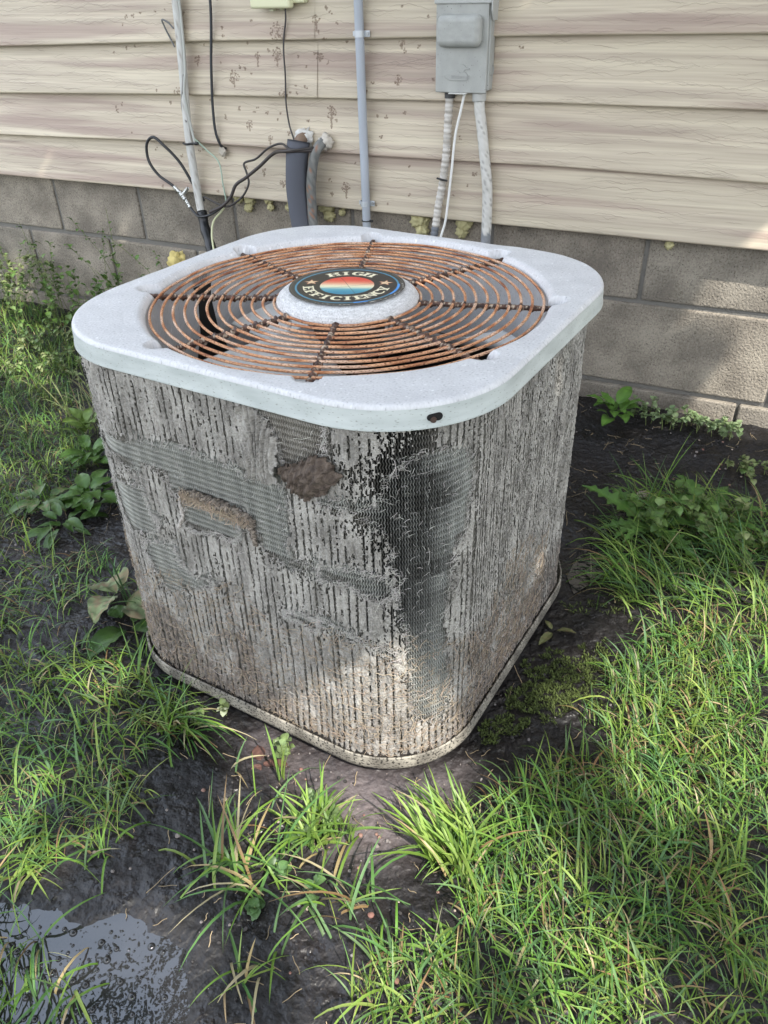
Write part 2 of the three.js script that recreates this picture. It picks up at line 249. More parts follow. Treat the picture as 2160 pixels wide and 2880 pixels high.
{
  const N = 840, bounds = [];
  for (let i = 0; i <= N; i++) bounds.push(rrPolar((i / N) * TW, HX, HZ, RC));
  const dent = (t, r) => { let d = 0; for (const a of spokeAngles) { let w = Math.atan2(Math.sin(t - a), Math.cos(t - a)) * r; const e = ((r - 0.346) / 0.021) ** 2 + (w / 0.022) ** 2; d = Math.max(d, sm(1, 0.45, e)); } return d; };
  // inner throat, rolled edge, flat: [radius or fraction, y]
  const thr = [[0.336, 0.50], [0.3335, 0.56], [0.333, 0.62], [0.3335, 0.655], [0.335, 0.668], [0.3375, 0.677], [0.341, 0.6835], [0.345, 0.6872], [0.349, 0.6888]];
  const fl = [0.06, 0.14, 0.24, 0.36, 0.5, 0.65, 0.8, 0.92, 1];
  const rows = thr.length + fl.length + 5;
  mesh('top_cover', sheet(N, rows - 1, (u, v, i, j) => { const t = (i / N) * TW, b = bounds[i]; let r, y;
    if (j < thr.length) [r, y] = thr[j]; else if (j < thr.length + fl.length) { const f = fl[j - thr.length]; r = mix(0.349, b - 0.007, f); y = mix(0.6888, HT - 0.0006, sm(0, 0.5, f)); }
    else { const q = (j - thr.length - fl.length + 1) / 5, a = (q * Math.PI) / 2; r = b - 0.007 + 0.007 * Math.sin(a); y = HT - 0.007 + 0.007 * Math.cos(a) - 0.0006; }
    y -= 0.02 * dent(t, r) * (j < 4 ? 0 : 1);
    y += 0.0007 * n2(Math.cos(t) * r * 9, Math.sin(t) * r * 9);
    const x = Math.cos(t) * r, z = Math.sin(t) * r; return { p: [x, y, z], uv: [x / 0.5, z / 0.5 + (j < 5 ? y * 2 : 0)] }; }), whitePaint, ac);
  const lipP = [[0.0002, HT - 0.0072], [0.0008, HT - 0.015], [0.0014, HB + 0.008], [0.0024, HB + 0.0045], [0.0028, HB + 0.001], [0.002, HB], [-0.006, HB + 0.0005], [-0.02, HB + 0.003]];
  const lip = mesh('cover_rim', sheet(N, lipP.length - 1, (u, v, i, j) => { const t = (i / N) * TW, [o, y] = lipP[j], r = bounds[i] + o; return { p: [Math.cos(t) * r, y, Math.sin(t) * r], uv: [(i / N) * 5, (y - HB) * 10] }; }), lipMat, ac);
  // screw slot in the rim at the near corner: dark keyhole with a rusty screw
  const cornerT = 0.755, dirx = Math.cos(cornerT), dirz = Math.sin(cornerT), cr = rrPolar(cornerT, HX, HZ, RC);
  const slotShape = new THREE.Shape(); slotShape.absarc(-0.005, 0, 0.0045, Math.PI / 2, -Math.PI / 2); slotShape.absarc(0.006, 0, 0.0056, -Math.PI / 2, Math.PI / 2);
  const at = (g, x, y, o) => { g.rotateY(Math.PI / 2 - cornerT); g.translate(dirx * (cr + o) - dirz * x, y, dirz * (cr + o) + dirx * x); return g; };
  mesh('screw_slot', at(new THREE.ExtrudeGeometry(slotShape, { depth: 0.0008, bevelEnabled: false, curveSegments: 12 }), 0, HB + 0.0155, 0.0012), std([0.006, 0.005, 0.005], 0.9), lip);
  mesh('screw', at(new THREE.CylinderGeometry(0.0035, 0.0045, 0.003, 10).rotateX(Math.PI / 2), 0.001, HB + 0.012, 0.003), std([0.08, 0.05, 0.04], 0.7, { metalness: 0.4 }), lip);
}
{ // wire guard
  const rustMap = tex(512, 128, (i, j) => { const a = tn(i, 512, j, 128, 10, 3, 4, 3), b = tn(i, 512, j, 128, 90, 20, 2, 4); const e = tn(i, 512, j, 128, 4, 2, 3, 14); let c = mix3([0.66, 0.43, 0.28], [0.84, 0.65, 0.50], clamp(0.5 + a * 0.9 + b * 0.7)); c = mix3(c, [0.84, 0.74, 0.66], sm(0.1, 0.4, e) * 0.7); c = mix3(c, [0.38, 0.19, 0.12], sm(0.15, 0.4, -e) * 0.6); if (b < -0.25) c = mix3(c, [0.36, 0.18, 0.12], 0.8); return c; }, true, [3, 40]);  // pale patches paint sky sheen into the rust tones
  const rust = std([1, 1, 1], 0.75, { map: rustMap, bumpMap: rustMap, bumpScale: 0.00012 });
  const guard = group('fan_guard', ac), nr = 12;
  const ringR = (k) => 0.3305 - k * 0.0186;
  for (let k = 0; k < nr; k++) { const r = ringR(k), pts = []; for (let i = 0; i < 48; i++) { const a = (i / 48) * TW, q = r + 0.0006 * n2(Math.cos(a) * 2 + k * 5, Math.sin(a) * 2); pts.push(V(Math.cos(a) * q, 0.6785 - 0.0035 * (k / nr) + 0.0012 * n2(Math.cos(a) * 1.5 + k, Math.sin(a) * 1.5 + k * 3), Math.sin(a) * q)); } mesh('ring', tube(pts, 0.0024, 220, 7, null, true), rust, guard); }
  const spokeMat = std([1, 1, 1], 0.55, { vertexColors: true });
  spokeAngles.forEach((a, s) => { const r0 = 0.1, r1 = s % 2 ? 0.362 : 0.359, c = Math.cos(a), z = Math.sin(a), pts = [0, 0.25, 0.5, 0.75, 1].map((t) => V(c * mix(r0, r1, t), 0.6735, z * mix(r0, r1, t)));
    mesh('spoke', tube(pts, (t, w) => { const r = mix(r0, r1, t); let d = 1; for (let k = 0; k < nr; k++) d = Math.min(d, Math.abs(r - ringR(k)) / 0.0045); return 0.0044 + 0.0032 * sm(1, 0, d) + 0.0010 * n3(r * 160, w, s); }, 180, 8, (t, w) => { const r = mix(r0, r1, t), m = n3(r * 190, Math.cos(w) * 1.5, s * 4 + Math.sin(w) * 1.5); const base = mix3([0.03, 0.012, 0.009], [0.10, 0.045, 0.026], clamp(0.5 + n3(r * 60, w, s + 9))); return m > 0.38 ? mix3(base, [0.5, 0.4, 0.3], clamp((m - 0.38) * 4)) : base; }), spokeMat, guard); });
  // hub cap with its print
  const capPts = [[0.0001, 0.6975], [0.06, 0.697], [0.095, 0.6957], [0.104, 0.694], [0.112, 0.690], [0.118, 0.685], [0.1215, 0.6795], [0.1225, 0.674], [0.1205, 0.674], [0.1185, 0.680]].map(([x, y]) => new THREE.Vector2(x, y));
  const capMap = tex(512, 512, (i, j) => { const b = tn(i, 512, j, 512, 110, 110, 2, 7), c = tn(i, 512, j, 512, 20, 20, 3, 9), k = mix3([0.74, 0.74, 0.74], [0.9, 0.9, 0.9], clamp(0.55 + c * 0.7 + b * 0.9)); return b < -0.34 ? mix3(k, [0.33, 0.33, 0.34], 0.65) : k; }, true);
  const cap = mesh('hub_cap', new THREE.LatheGeometry(capPts, 96), std([0.95, 0.95, 0.95], 0.7, { map: capMap, bumpMap: capMap, bumpScale: 0.0008 }), guard);
  cap.geometry.attributes.uv.array.forEach((v, i, a) => { a[i] = i % 2 ? v * 0.9 : v * 3; });
  for (const a of [24, 110.5, 201, 293.5].map((d) => (d * Math.PI) / 180)) { const sh = new THREE.Shape([[-0.009, 0.016], [-0.007, -0.004], [-0.004, -0.0085], [0.004, -0.0085], [0.007, -0.004], [0.009, 0.016]].map((p) => new THREE.Vector2(...p))); const h = new THREE.Path(); h.absarc(0, -0.002, 0.0032, 0, TW); sh.holes.push(h); const g = new THREE.ExtrudeGeometry(sh, { depth: 0.0014, bevelEnabled: false, curveSegments: 8 }); g.rotateY(Math.PI / 2 - a); g.translate(Math.cos(a) * 0.1205, 0.664, Math.sin(a) * 0.1205); mesh('cap_tab', g, std([0.6, 0.6, 0.6], 0.7), cap); }
  const cv = document.createElement('canvas'); cv.width = cv.height = 1024; const x = cv.getContext('2d');
  x.fillStyle = '#2a2926'; x.fillRect(0, 0, 1024, 1024); x.translate(512, 512);
  const disc = (r, f) => { x.fillStyle = f; x.beginPath(); x.arc(0, 0, r, 0, TW); x.fill(); };
  disc(500, '#4b4a45'); disc(490, '#2b2c2a');
  x.lineWidth = 17; x.strokeStyle = '#3f87a6'; x.beginPath(); x.arc(0, 0, 452, 0, TW); x.stroke();
  x.strokeStyle = '#3d92dd'; x.lineWidth = 22; x.beginPath(); x.arc(0, 0, 455, -0.12, 0.5); x.stroke(); x.beginPath(); x.arc(0, 0, 457, 1.05, 1.32); x.stroke();
  disc(440, '#1b1a19');
  const gr = x.createLinearGradient(0, -245, 0, 245); for (const [p, c] of [[0, '#d9402f'], [0.22, '#dd4b37'], [0.4, '#e9a584'], [0.52, '#efe2bd'], [0.6, '#e3dfc0'], [0.72, '#5ba5b4'], [0.85, '#2f8ba6'], [1, '#2a7f9d']]) gr.addColorStop(p, c);
  disc(247, '#1b1a19'); disc(240, gr);
  x.fillStyle = '#eee5c6'; x.textAlign = 'center'; x.textBaseline = 'middle';
  const arcText = (str, r, mid, step, flip, size) => { x.font = 'bold ' + size + 'px serif'; [...str].forEach((ch, i) => { const a = mid + (i - (str.length - 1) / 2) * step * (flip ? -1 : 1); x.save(); x.rotate(a); x.translate(0, flip ? r : -r); x.scale(1.28, 1); x.fillText(ch, 0, 0); x.lineWidth = 4; x.strokeStyle = '#eee5c6'; x.strokeText(ch, 0, 0); x.restore(); }); };
  arcText('HIGH', 338, 0, 0.335, false, 128); arcText('EFFICIENCY', 342, 0, 0.295, true, 128);
  for (const sx of [-1, 1]) { x.save(); x.rotate(sx * 1.33); x.translate(0, -342); x.rotate(-sx * 1.33 * 0.9); x.beginPath(); for (let k = 0; k < 10; k++) { const r = k % 2 ? 26 : 64, a = (k * Math.PI) / 5; x.lineTo(Math.sin(a) * r, -Math.cos(a) * r); } x.closePath(); x.fillStyle = '#e6c7a0'; x.fill(); x.lineWidth = 5; x.strokeStyle = '#c98468'; x.stroke(); x.restore(); }
  x.strokeStyle = 'rgba(60,50,40,0.75)'; x.lineWidth = 4; for (const L of [[[-150, -330], [-40, -120], [20, 30], [110, 240]], [[20, 20], [160, -30], [260, -70]], [[20, 30], [-120, 70], [-230, 100]], [[-60, -440], [-130, -300], [-90, -250]]]) { x.beginPath(); L.forEach((p, i) => (i ? x.lineTo(...p) : x.moveTo(...p))); x.stroke(); }
  const sp = mulberry(3); for (let k = 0; k < 260; k++) { x.fillStyle = sp() < 0.5 ? 'rgba(190,180,160,0.5)' : 'rgba(40,34,28,0.5)'; const a = sp() * TW, r = 500 * Math.sqrt(sp()); x.fillRect(Math.cos(a) * r, Math.sin(a) * r, 2 + sp() * 5, 2 + sp() * 4); }
  for (let k = 0; k < 60; k++) { x.fillStyle = 'rgba(196,192,184,0.9)'; const a = -0.2 + sp() * 2.4, r = 488 + sp() * 16; x.beginPath(); x.arc(Math.cos(a) * r, Math.sin(a) * r, 2 + sp() * 7, 0, TW); x.fill(); }
  const ct = new THREE.CanvasTexture(cv); ct.colorSpace = THREE.SRGBColorSpace; ct.magFilter = THREE.LinearFilter;
  const lg = new THREE.CircleGeometry(0.0985, 96); lg.rotateX(-Math.PI / 2); lg.rotateY((25 * Math.PI) / 180); lg.translate(0, 0.6986, 0);
  const lb = mesh('round_label', lg, phys([1, 1, 1], 0.4, { map: ct, clearcoat: 0.25, clearcoatRoughness: 0.3 }), cap); lb.userData.label = 'round black HIGH EFFICIENCY label with red to blue centre';
}
{ // fan, motor, compressor, base pan
  const fan = group('fan', ac), bm = std([0.72, 0.73, 0.73], 0.5);
  for (let k = 0; k < 3; k++) { const a0 = ((-150 + 120 * k) * Math.PI) / 180; mesh('fan_blade', sheet(14, 14, (u, v) => { const r = mix(0.055, 0.305, v), sp = mix(0.5, 0.62, v) * (1 - 0.35 * (2 * Math.abs(u - 0.5)) ** 3 * v), a = a0 + (u - 0.5) * 2 * sp, y = 0.60 + (u - 0.5) * mix(0.09, 0.07, v) - 0.012 * Math.sin(u * Math.PI); return { p: [Math.cos(a) * r, y, Math.sin(a) * r] }; }), bm, fan); }
  mesh('fan_hub', new THREE.LatheGeometry([[0.0001, 0.615], [0.055, 0.612], [0.062, 0.60], [0.062, 0.585], [0.0001, 0.58]].map((p) => new THREE.Vector2(...p)), 40), std([0.2, 0.2, 0.2], 0.6), fan);
  mesh('fan_motor', new THREE.LatheGeometry([[0.0001, 0.672], [0.062, 0.67], [0.07, 0.664], [0.071, 0.625], [0.066, 0.618], [0.0001, 0.616]].map((p) => new THREE.Vector2(...p)), 48), std([0.05, 0.05, 0.052], 0.6, { metalness: 0.3 }), fan);
  const comp = mesh('compressor', new THREE.LatheGeometry([[0.0001, 0.36], [0.05, 0.355], [0.085, 0.335], [0.098, 0.3], [0.1, 0.06], [0.11, 0.05], [0.11, 0.03]].map((p) => new THREE.Vector2(...p)), 48).translate(-0.03, 0, -0.02), std([0.012, 0.012, 0.013], 0.45), ac);
  mesh('label', new THREE.CylinderGeometry(0.1015, 0.1015, 0.07, 20, 1, true, 0.1, 1.0).translate(-0.03, 0.24, -0.02), std([0.6, 0.6, 0.58], 0.6), comp);
  mesh('refrigerant_pipe', tube([V(-0.03, 0.35, 0.05), V(0.0, 0.4, 0.09), V(0.08, 0.4, 0.1), V(0.14, 0.33, 0.06), V(0.16, 0.1, 0)], 0.006, 30, 8), std([0.25, 0.11, 0.06], 0.4, { metalness: 0.8 }), ac);
  // dark inner liner behind the fins
  const ringWall = (hx, hz, r, prof, n = 320) => { const bd = []; for (let i = 0; i <= n; i++) bd.push(rrPolar((i / n) * TW, hx, hz, r)); return sheet(n, prof.length - 1, (u, v, i, j) => { const t = (i / n) * TW, q = bd[i] + prof[j][0]; return { p: [Math.cos(t) * q, prof[j][1], Math.sin(t) * q], uv: [u * 5, prof[j][1] * 9 + prof[j][0] * 9] }; }); };
  const panMap = tex(1024, 256, (i, j) => { const a = tn(i, 1024, j, 256, 14, 4, 4, 3), b = tn(i, 1024, j, 256, 120, 40, 3, 4); let c = mix3([0.42, 0.40, 0.37], [0.63, 0.605, 0.56], clamp(0.5 + a * 0.9)); return b > 0.16 ? mix3(c, [0.13, 0.115, 0.10], clamp((b - 0.16) * 7)) : c; }, true);
  const pm = std([0.95, 0.95, 0.93], 0.7, { map: panMap });
  mesh('base_pan', ringWall(0.364, 0.380, 0.1725, [[-0.06, 0.012], [-0.012, 0.012], [-0.006, 0.013], [-0.0035, 0.0275], [-0.0028, 0.0305], [-0.0006, 0.0312], [0.0012, 0.0295], [0.0022, 0.010], [0.0012, 0.0045], [-0.003, 0.0035], [-0.02, 0.0035], [-0.03, 0.002], [-0.032, -0.03]].map(([o, y]) => [o, y])), pm, ac);
  mesh('pan_floor', new THREE.ShapeGeometry((() => { const s = new THREE.Shape(); for (let i = 0; i < 80; i++) { const t = (i / 80) * TW, r = rrPolar(t, 0.364, 0.38, 0.1725) - 0.02; i ? s.lineTo(Math.cos(t) * r, Math.sin(t) * r) : s.moveTo(Math.cos(t) * r, Math.sin(t) * r); } return s; })()).rotateX(-Math.PI / 2).translate(0, 0.014, 0), std([0.03, 0.028, 0.025], 0.9), ac);
}
// --- coil surface: s runs along the front (s = x), round the near corner and along the right side
const SA = CX - CR, SB = CZ - CR, QA = (CR * Math.PI) / 2;
function coilAt(s, off) {
  let x, z, nx, nz;
  if (s > SA) { const q = s - SA; if (q < QA) { const a = q / CR; nx = Math.sin(a); nz = Math.cos(a); x = SA + CR * nx; z = SB + CR * nz; } else { nx = 1; nz = 0; x = CX; z = SB - (q - QA); } }
  else if (s < -SA) { const q = -SA - s; if (q < QA) { const a = q / CR; nx = -Math.sin(a); nz = Math.cos(a); x = -SA + CR * nx; z = SB + CR * nz; } else { nx = -1; nz = 0; x = -CX; z = SB - (q - QA); } }
  else { x = s; z = CZ; nx = 0; nz = 1; }
  return [x + nx * off, z + nz * off, nx, nz];
}
const BARE = {
  B1: [[-0.277, 0.511], [-0.174, 0.533], [-0.082, 0.547], [-0.051, 0.547], [-0.008, 0.544], [0.035, 0.543], [0.055, 0.531], [0.09, 0.541], [0.114, 0.541], [0.124, 0.516], [0.113, 0.418], [0.151, 0.407], [0.174, 0.426], [0.172, 0.398], [0.121, 0.388], [0.071, 0.403], [0.062, 0.436], [0.051, 0.466], [-0.007, 0.47], [-0.081, 0.466], [-0.106, 0.456], [-0.112, 0.496], [-0.169, 0.491], [-0.184, 0.472], [-0.22, 0.487], [-0.26, 0.493]],
  B2: [[0.085, 0.66], [0.201, 0.66], [0.2, 0.612], [0.15, 0.56], [0.126, 0.565], [0.121, 0.601], [0.111, 0.624]],
  B3: [[-0.078, 0.453], [-0.024, 0.456], [0.028, 0.448], [0.026, 0.416], [0.011, 0.399], [-0.018, 0.403], [-0.068, 0.392], [-0.099, 0.396]],
  B4: [[-0.193, 0.333], [-0.129, 0.34], [-0.123, 0.304], [-0.095, 0.292], [-0.051, 0.296], [-0.05, 0.283], [-0.086, 0.269], [-0.168, 0.229], [-0.194, 0.274], [-0.207, 0.308]],
  B5: [[-0.265, 0.426], [-0.177, 0.448], [-0.166, 0.386], [-0.151, 0.391], [-0.162, 0.36], [-0.23, 0.334], [-0.259, 0.374]],
  B6: [[0.096, 0.295], [0.13, 0.303], [0.163, 0.299], [0.161, 0.273], [0.128, 0.283], [0.098, 0.283]],
  B7: [[0.183, 0.533], [0.268, 0.537], [0.285, 0.587], [0.304, 0.601], [0.323, 0.616], [0.355, 0.614], [0.369, 0.61], [0.409, 0.587], [0.42, 0.542], [0.406, 0.508], [0.405, 0.461], [0.38, 0.442], [0.376, 0.379], [0.364, 0.316], [0.382, 0.155], [0.369, 0.088], [0.323, 0.11], [0.312, 0.207], [0.306, 0.3], [0.294, 0.344], [0.292, 0.42], [0.282, 0.436], [0.288, 0.467], [0.267, 0.509], [0.224, 0.53], [0.182, 0.522]],
  B9: [[0.173, 0.413], [0.232, 0.426], [0.282, 0.411], [0.292, 0.378], [0.263, 0.368], [0.217, 0.397], [0.17, 0.383]],
  B10: [[0.164, 0.312], [0.211, 0.299], [0.253, 0.288], [0.293, 0.266], [0.3, 0.228], [0.29, 0.244], [0.247, 0.283], [0.163, 0.293]],
};
const LACY = [[[0.204, 0.66], [0.279, 0.66], [0.355, 0.66], [0.352, 0.6], [0.303, 0.578], [0.276, 0.552], [0.252, 0.547], [0.197, 0.552]], [[0.19, 0.524], [0.23, 0.529], [0.259, 0.518], [0.276, 0.51], [0.284, 0.479], [0.28, 0.429], [0.248, 0.427], [0.19, 0.437]]];
const bareList = Object.values(BARE), Y0 = 0.016, Y1 = 0.668;
const bareDist = (s, y) => { let d = 1; for (const p of bareList) d = Math.min(d, -polySD(p, s, y)); return d; };
const coil = group('coil', ac);
{
  // wavy aluminium fins
  const pitch = 0.0041, sec = [[-0.00025, -0.019], [-0.00045, -0.0006], [0, 0.0001], [0.00045, -0.0006], [0.00025, -0.019]];
  const sLo = -SA - QA - 0.35, sHi = SA + QA + 2 * SB + QA * 0.95, n = Math.floor((sHi - sLo) / pitch), tiers = 22, hT = (Y1 - Y0) / tiers, ny = 15, P = [], I = [];
  for (let j = 0; j <= ny; j++) { const w = 0.0010 * Math.sin((j / ny) * 3 * TW); for (const [a, o] of sec) P.push(a + w, (j / ny) * hT, o); }
  for (let j = 0; j < ny; j++) for (let k = 0; k < 4; k++) { const a = j * 5 + k, b = a + 5; I.push(a, a + 1, b, a + 1, b + 1, b); }
  const fg = new THREE.BufferGeometry(); fg.setAttribute('position', new THREE.Float32BufferAttribute(P, 3)); fg.setIndex(I); fg.computeVertexNormals();
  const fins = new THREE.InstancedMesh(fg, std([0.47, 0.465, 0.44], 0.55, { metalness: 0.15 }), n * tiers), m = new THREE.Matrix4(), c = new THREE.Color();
  for (let i = 0; i < n; i++) {
    const s = sLo + i * pitch; let [x, z, nx, nz] = coilAt(s, 0);
    if (s > SA + QA + 2 * SB) { const a = (s - SA - QA - 2 * SB) / CR; nx = Math.cos(a); nz = -Math.sin(a); x = SA + CR * nx; z = -SB + CR * nz; }
    const a = Math.atan2(nx, nz), lean = 0.05 * n2(s * 9, 3) + 0.05 * n2(s * 60, 8);
    for (let j = 0; j < tiers; j++) {
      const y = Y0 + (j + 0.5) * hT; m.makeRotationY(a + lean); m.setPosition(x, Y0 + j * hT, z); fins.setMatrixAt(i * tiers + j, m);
      // clean metal where it lies bare, painted dark under the lint so its slits look deep, brown near the top flap, near-black on the upper near corner
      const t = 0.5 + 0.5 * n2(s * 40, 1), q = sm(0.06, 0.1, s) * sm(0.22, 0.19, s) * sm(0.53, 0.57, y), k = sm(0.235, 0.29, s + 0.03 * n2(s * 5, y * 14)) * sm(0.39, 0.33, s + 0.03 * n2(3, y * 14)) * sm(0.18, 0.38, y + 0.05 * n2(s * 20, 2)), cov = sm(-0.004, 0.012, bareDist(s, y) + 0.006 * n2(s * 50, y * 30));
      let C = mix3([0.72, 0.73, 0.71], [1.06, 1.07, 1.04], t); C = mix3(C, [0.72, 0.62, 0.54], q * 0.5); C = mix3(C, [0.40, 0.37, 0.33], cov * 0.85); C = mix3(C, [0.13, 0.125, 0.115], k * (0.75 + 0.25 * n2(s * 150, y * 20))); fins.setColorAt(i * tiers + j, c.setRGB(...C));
    }
  }
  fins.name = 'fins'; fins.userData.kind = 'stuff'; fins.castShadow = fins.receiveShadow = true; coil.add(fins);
  const lin2 = sheet(360, 2, (u, v) => { const t = u * TW, r = rrPolar(t, CX - 0.0195, CZ - 0.0195, CR - 0.0195); return { p: [Math.cos(t) * r, mix(Y0, 0.652, v), Math.sin(t) * r] }; });
  mesh('coil_backing', lin2, std([0.012, 0.012, 0.012], 0.85), coil);
}
{
  // grey lint felted over the fins, with slits and ragged holes
  const lintMat = std([1, 1, 1], 0.97, { vertexColors: true, bumpMap: tex(512, 512, (i, j) => 0.5 + 0.6 * tn(i, 512, j, 512, 70, 70, 4, 6), false), bumpScale: 0.002 });
  const lintCol = (s, y, r) => { const a = fbm(s * 14, y * 9, 3), b = n2(s * 260, y * 170), d = n2(s * 120 + 7, y * 40), low = sm(0.03, -0.05, y - 0.15 - 0.16 * fbm(s * 6 + 3, y * 5, 3) - 0.04 * n2(s * 70, y * 55)) * (1 - 0.75 * sm(0.06, 0.16, s + 0.05 * n2(3, y * 9)) * sm(0.42, 0.36, s));  // low darkens the foot; eased to paint sunlit lint at the near corner
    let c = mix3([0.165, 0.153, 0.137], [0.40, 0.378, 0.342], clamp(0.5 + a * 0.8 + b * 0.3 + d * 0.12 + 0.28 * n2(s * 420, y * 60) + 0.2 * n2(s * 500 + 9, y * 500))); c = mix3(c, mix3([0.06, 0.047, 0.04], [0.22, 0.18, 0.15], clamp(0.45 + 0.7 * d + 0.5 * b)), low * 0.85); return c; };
  const ridge = (s, y) => { const per = s > 0.43 ? 0.0082 : 0.0123, ph = s / per + 0.28 * n2(s * 9, y * 0.8) + 0.05 * n2(s * 60, y * 9) + 0.035 * Math.sin((y / 0.0098) * TW); return Math.pow(Math.abs(Math.sin(ph * Math.PI)), 0.6); };
  const mats = [[-SA - QA - 0.12, -0.1], [-0.1, 0.18], [0.18, 0.43], [0.43, SA + QA + 2 * SB + 0.02]];
  const step = 0.0016, stepY = 0.0028;
  for (const [s0, s1] of mats) {
    const nu = Math.round((s1 - s0) / step), nv = Math.round((Y1 - Y0) / stepY);
    const g = sheet(nu, nv, (u, v) => {
      const s = mix(s0, s1, u), y = mix(Y0, Y1, v), rg = ridge(s, y), bd = bareDist(s, y), edge = 0.011 * fbm(s * 45, y * 30, 3) + 0.006 * n2(s * 190, y * 90), d = bd + edge - 0.002;
      let lacy = 0; if (s > 0.17 && s < 0.37 && y > 0.4) for (const p of LACY) lacy = Math.max(lacy, sm(-0.01, 0.02, polySD(p, s, y)));
      const slit = rg < (s > 0.43 ? 0.54 : 0.43) + 0.16 * n2(s * 30, y * 3) && n2(s * 45 + 4, y * 3) + 0.5 * n2(s * 130, y * 34) > (s > 0.43 ? -0.55 : -0.38);
      const hole = 0.9 * n2(s * 330, y * 190) + 0.5 * n2(s * 600, y * 340) + lacy * (0.34 + 0.75 * sm(0.25, 0.34, s)) + sm(0.03, 0, d) * 0.42 + (s < 0.43 ? 0.3 : 0.12) * sm(0.02, 0.3, fbm(s * 7 + 20, y * 6, 3)) - 0.9 > 0;
      const thin = s > 0.40 && s < 0.47 && rg < 0.5 && y > 0.12 && n2(s * 30, y * 5) > -0.35;
      const gap = y > Y1 - 0.012;
      const off = -0.001 + 0.0042 * rg * (0.55 + 0.45 * sm(0, 0.02, d)) * (0.8 + 0.3 * n2(s * 30, y * 3)) + 0.0016 * fbm(s * 110, y * 80, 3) + 0.0035 * sm(0.012, 0.0, d) * (0.5 + 0.5 * n2(s * 40, y * 40)) + 0.002 * clamp(n2(s * 18, y * 12)) + sm(0.1, 0.03, y) * 0.003;
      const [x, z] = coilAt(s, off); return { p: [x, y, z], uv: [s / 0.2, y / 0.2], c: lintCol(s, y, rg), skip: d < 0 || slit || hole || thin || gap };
    });
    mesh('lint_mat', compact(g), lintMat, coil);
  }
  // loose flaps of lint peeled away from the fins
  const flap = (name, poly, offFn, colFn, st = 0.002) => { const xs = poly.map((p) => p[0]), ys = poly.map((p) => p[1]), s0 = Math.min(...xs) - 0.01, s1 = Math.max(...xs) + 0.01, y0 = Math.min(...ys) - 0.01, y1 = Math.max(...ys) + 0.01, nu = Math.round((s1 - s0) / st), nv = Math.round((y1 - y0) / st);
    const layers = [0, 0.0022].map((th) => compact(sheet(nu, nv, (u, v) => { const s = mix(s0, s1, u), y = mix(y0, y1, v), d = polySD(poly, s, y) + 0.006 * fbm(s * 70, y * 50, 3), [x, z] = coilAt(s, offFn(s, y, d) - th); return { p: [x, y - 0.0012 * th / 0.0022, z], uv: [s / 0.2, y / 0.2], c: colFn(s, y), skip: d < 0 || n2(s * 240, y * 150) > 0.82 }; })));
    return mesh(name, mergeGeometries(layers), lintMat, coil); };
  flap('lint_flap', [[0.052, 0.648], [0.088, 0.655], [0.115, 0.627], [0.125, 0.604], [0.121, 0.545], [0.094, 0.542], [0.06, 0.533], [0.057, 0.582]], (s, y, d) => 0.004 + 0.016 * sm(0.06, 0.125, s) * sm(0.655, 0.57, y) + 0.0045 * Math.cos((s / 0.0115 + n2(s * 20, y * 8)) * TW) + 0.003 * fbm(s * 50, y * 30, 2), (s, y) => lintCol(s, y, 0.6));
  flap('lint_clump', [[0.120, 0.570], [0.16, 0.592], [0.2, 0.614], [0.215, 0.600], [0.224, 0.585], [0.212, 0.568], [0.197, 0.550], [0.168, 0.530], [0.152, 0.533], [0.138, 0.545]], (s, y, d) => 0.012 + 0.012 * sm(0, 0.02, d) + 0.0025 * Math.cos(((s * 0.8 - y * 0.5) / 0.011 + 0.6 * n2(s * 40, y * 40)) * TW) + 0.0035 * fbm(s * 60, y * 60, 3), (s, y) => mix3([0.05, 0.036, 0.028], [0.15, 0.115, 0.09], clamp(0.45 + 0.8 * fbm(s * 90, y * 60, 3))), 0.0015);
  const rollPts = [[-0.085, 0.465], [-0.06, 0.4705], [-0.042, 0.470], [-0.003, 0.468], [0.032, 0.463], [0.052, 0.458], [0.056, 0.438], [0.058, 0.412]].map(([s, y]) => { const [x, z] = coilAt(s, 0.008); return V(x, y, z); });
  mesh('lint_roll', tube(rollPts, (t, a) => (0.0034 + 0.0034 * Math.sin(t * Math.PI)) * (1 + 0.5 * n3(t * 14, Math.cos(a), Math.sin(a)) + 0.55 * n3(t * 60, Math.cos(a) * 2, Math.sin(a) * 2)), 120, 12, (t, a) => mix3([0.05, 0.04, 0.032], [0.32, 0.27, 0.22], clamp(0.4 + 0.9 * n3(t * 60, Math.cos(a) * 2, Math.sin(a) * 2 + 5)))), lintMat, coil);
  const rollB = [[-0.085, 0.463], [-0.092, 0.44], [-0.09, 0.42], [-0.1, 0.4], [-0.106, 0.39]].map(([s, y]) => { const [x, z] = coilAt(s, 0.006); return V(x, y, z); });
  mesh('lint_roll', tube(rollB, (t, a) => 0.0034 * (1 + 0.7 * n3(t * 9, Math.cos(a), Math.sin(a) + 3)), 50, 9, (t, a) => mix3([0.3, 0.27, 0.24], [0.5, 0.46, 0.42], clamp(0.5 + n3(t * 30, a, 2)))), lintMat, coil);
  // hairs, cottony strands and dead grass stems caught on it
  // strands are made one size for each thickness: geometry baked per kind with a thin radius
  const strand = (k, len, rad) => { const r = mulberry(300 + k), b = (r() - 0.5) * 1.5, c = (r() - 0.5) * 0.8, pts = []; for (let i = 0; i <= 5; i++) { const t = i / 5; pts.push(V((t - 0.5) * len, len * (b * t * (1 - t) + 0.12 * (r() - 0.5)), len * (c * t * (1 - t) * 0.4 + 0.06 * (r() - 0.5)))); } return tube(pts, rad, 9, 3); };
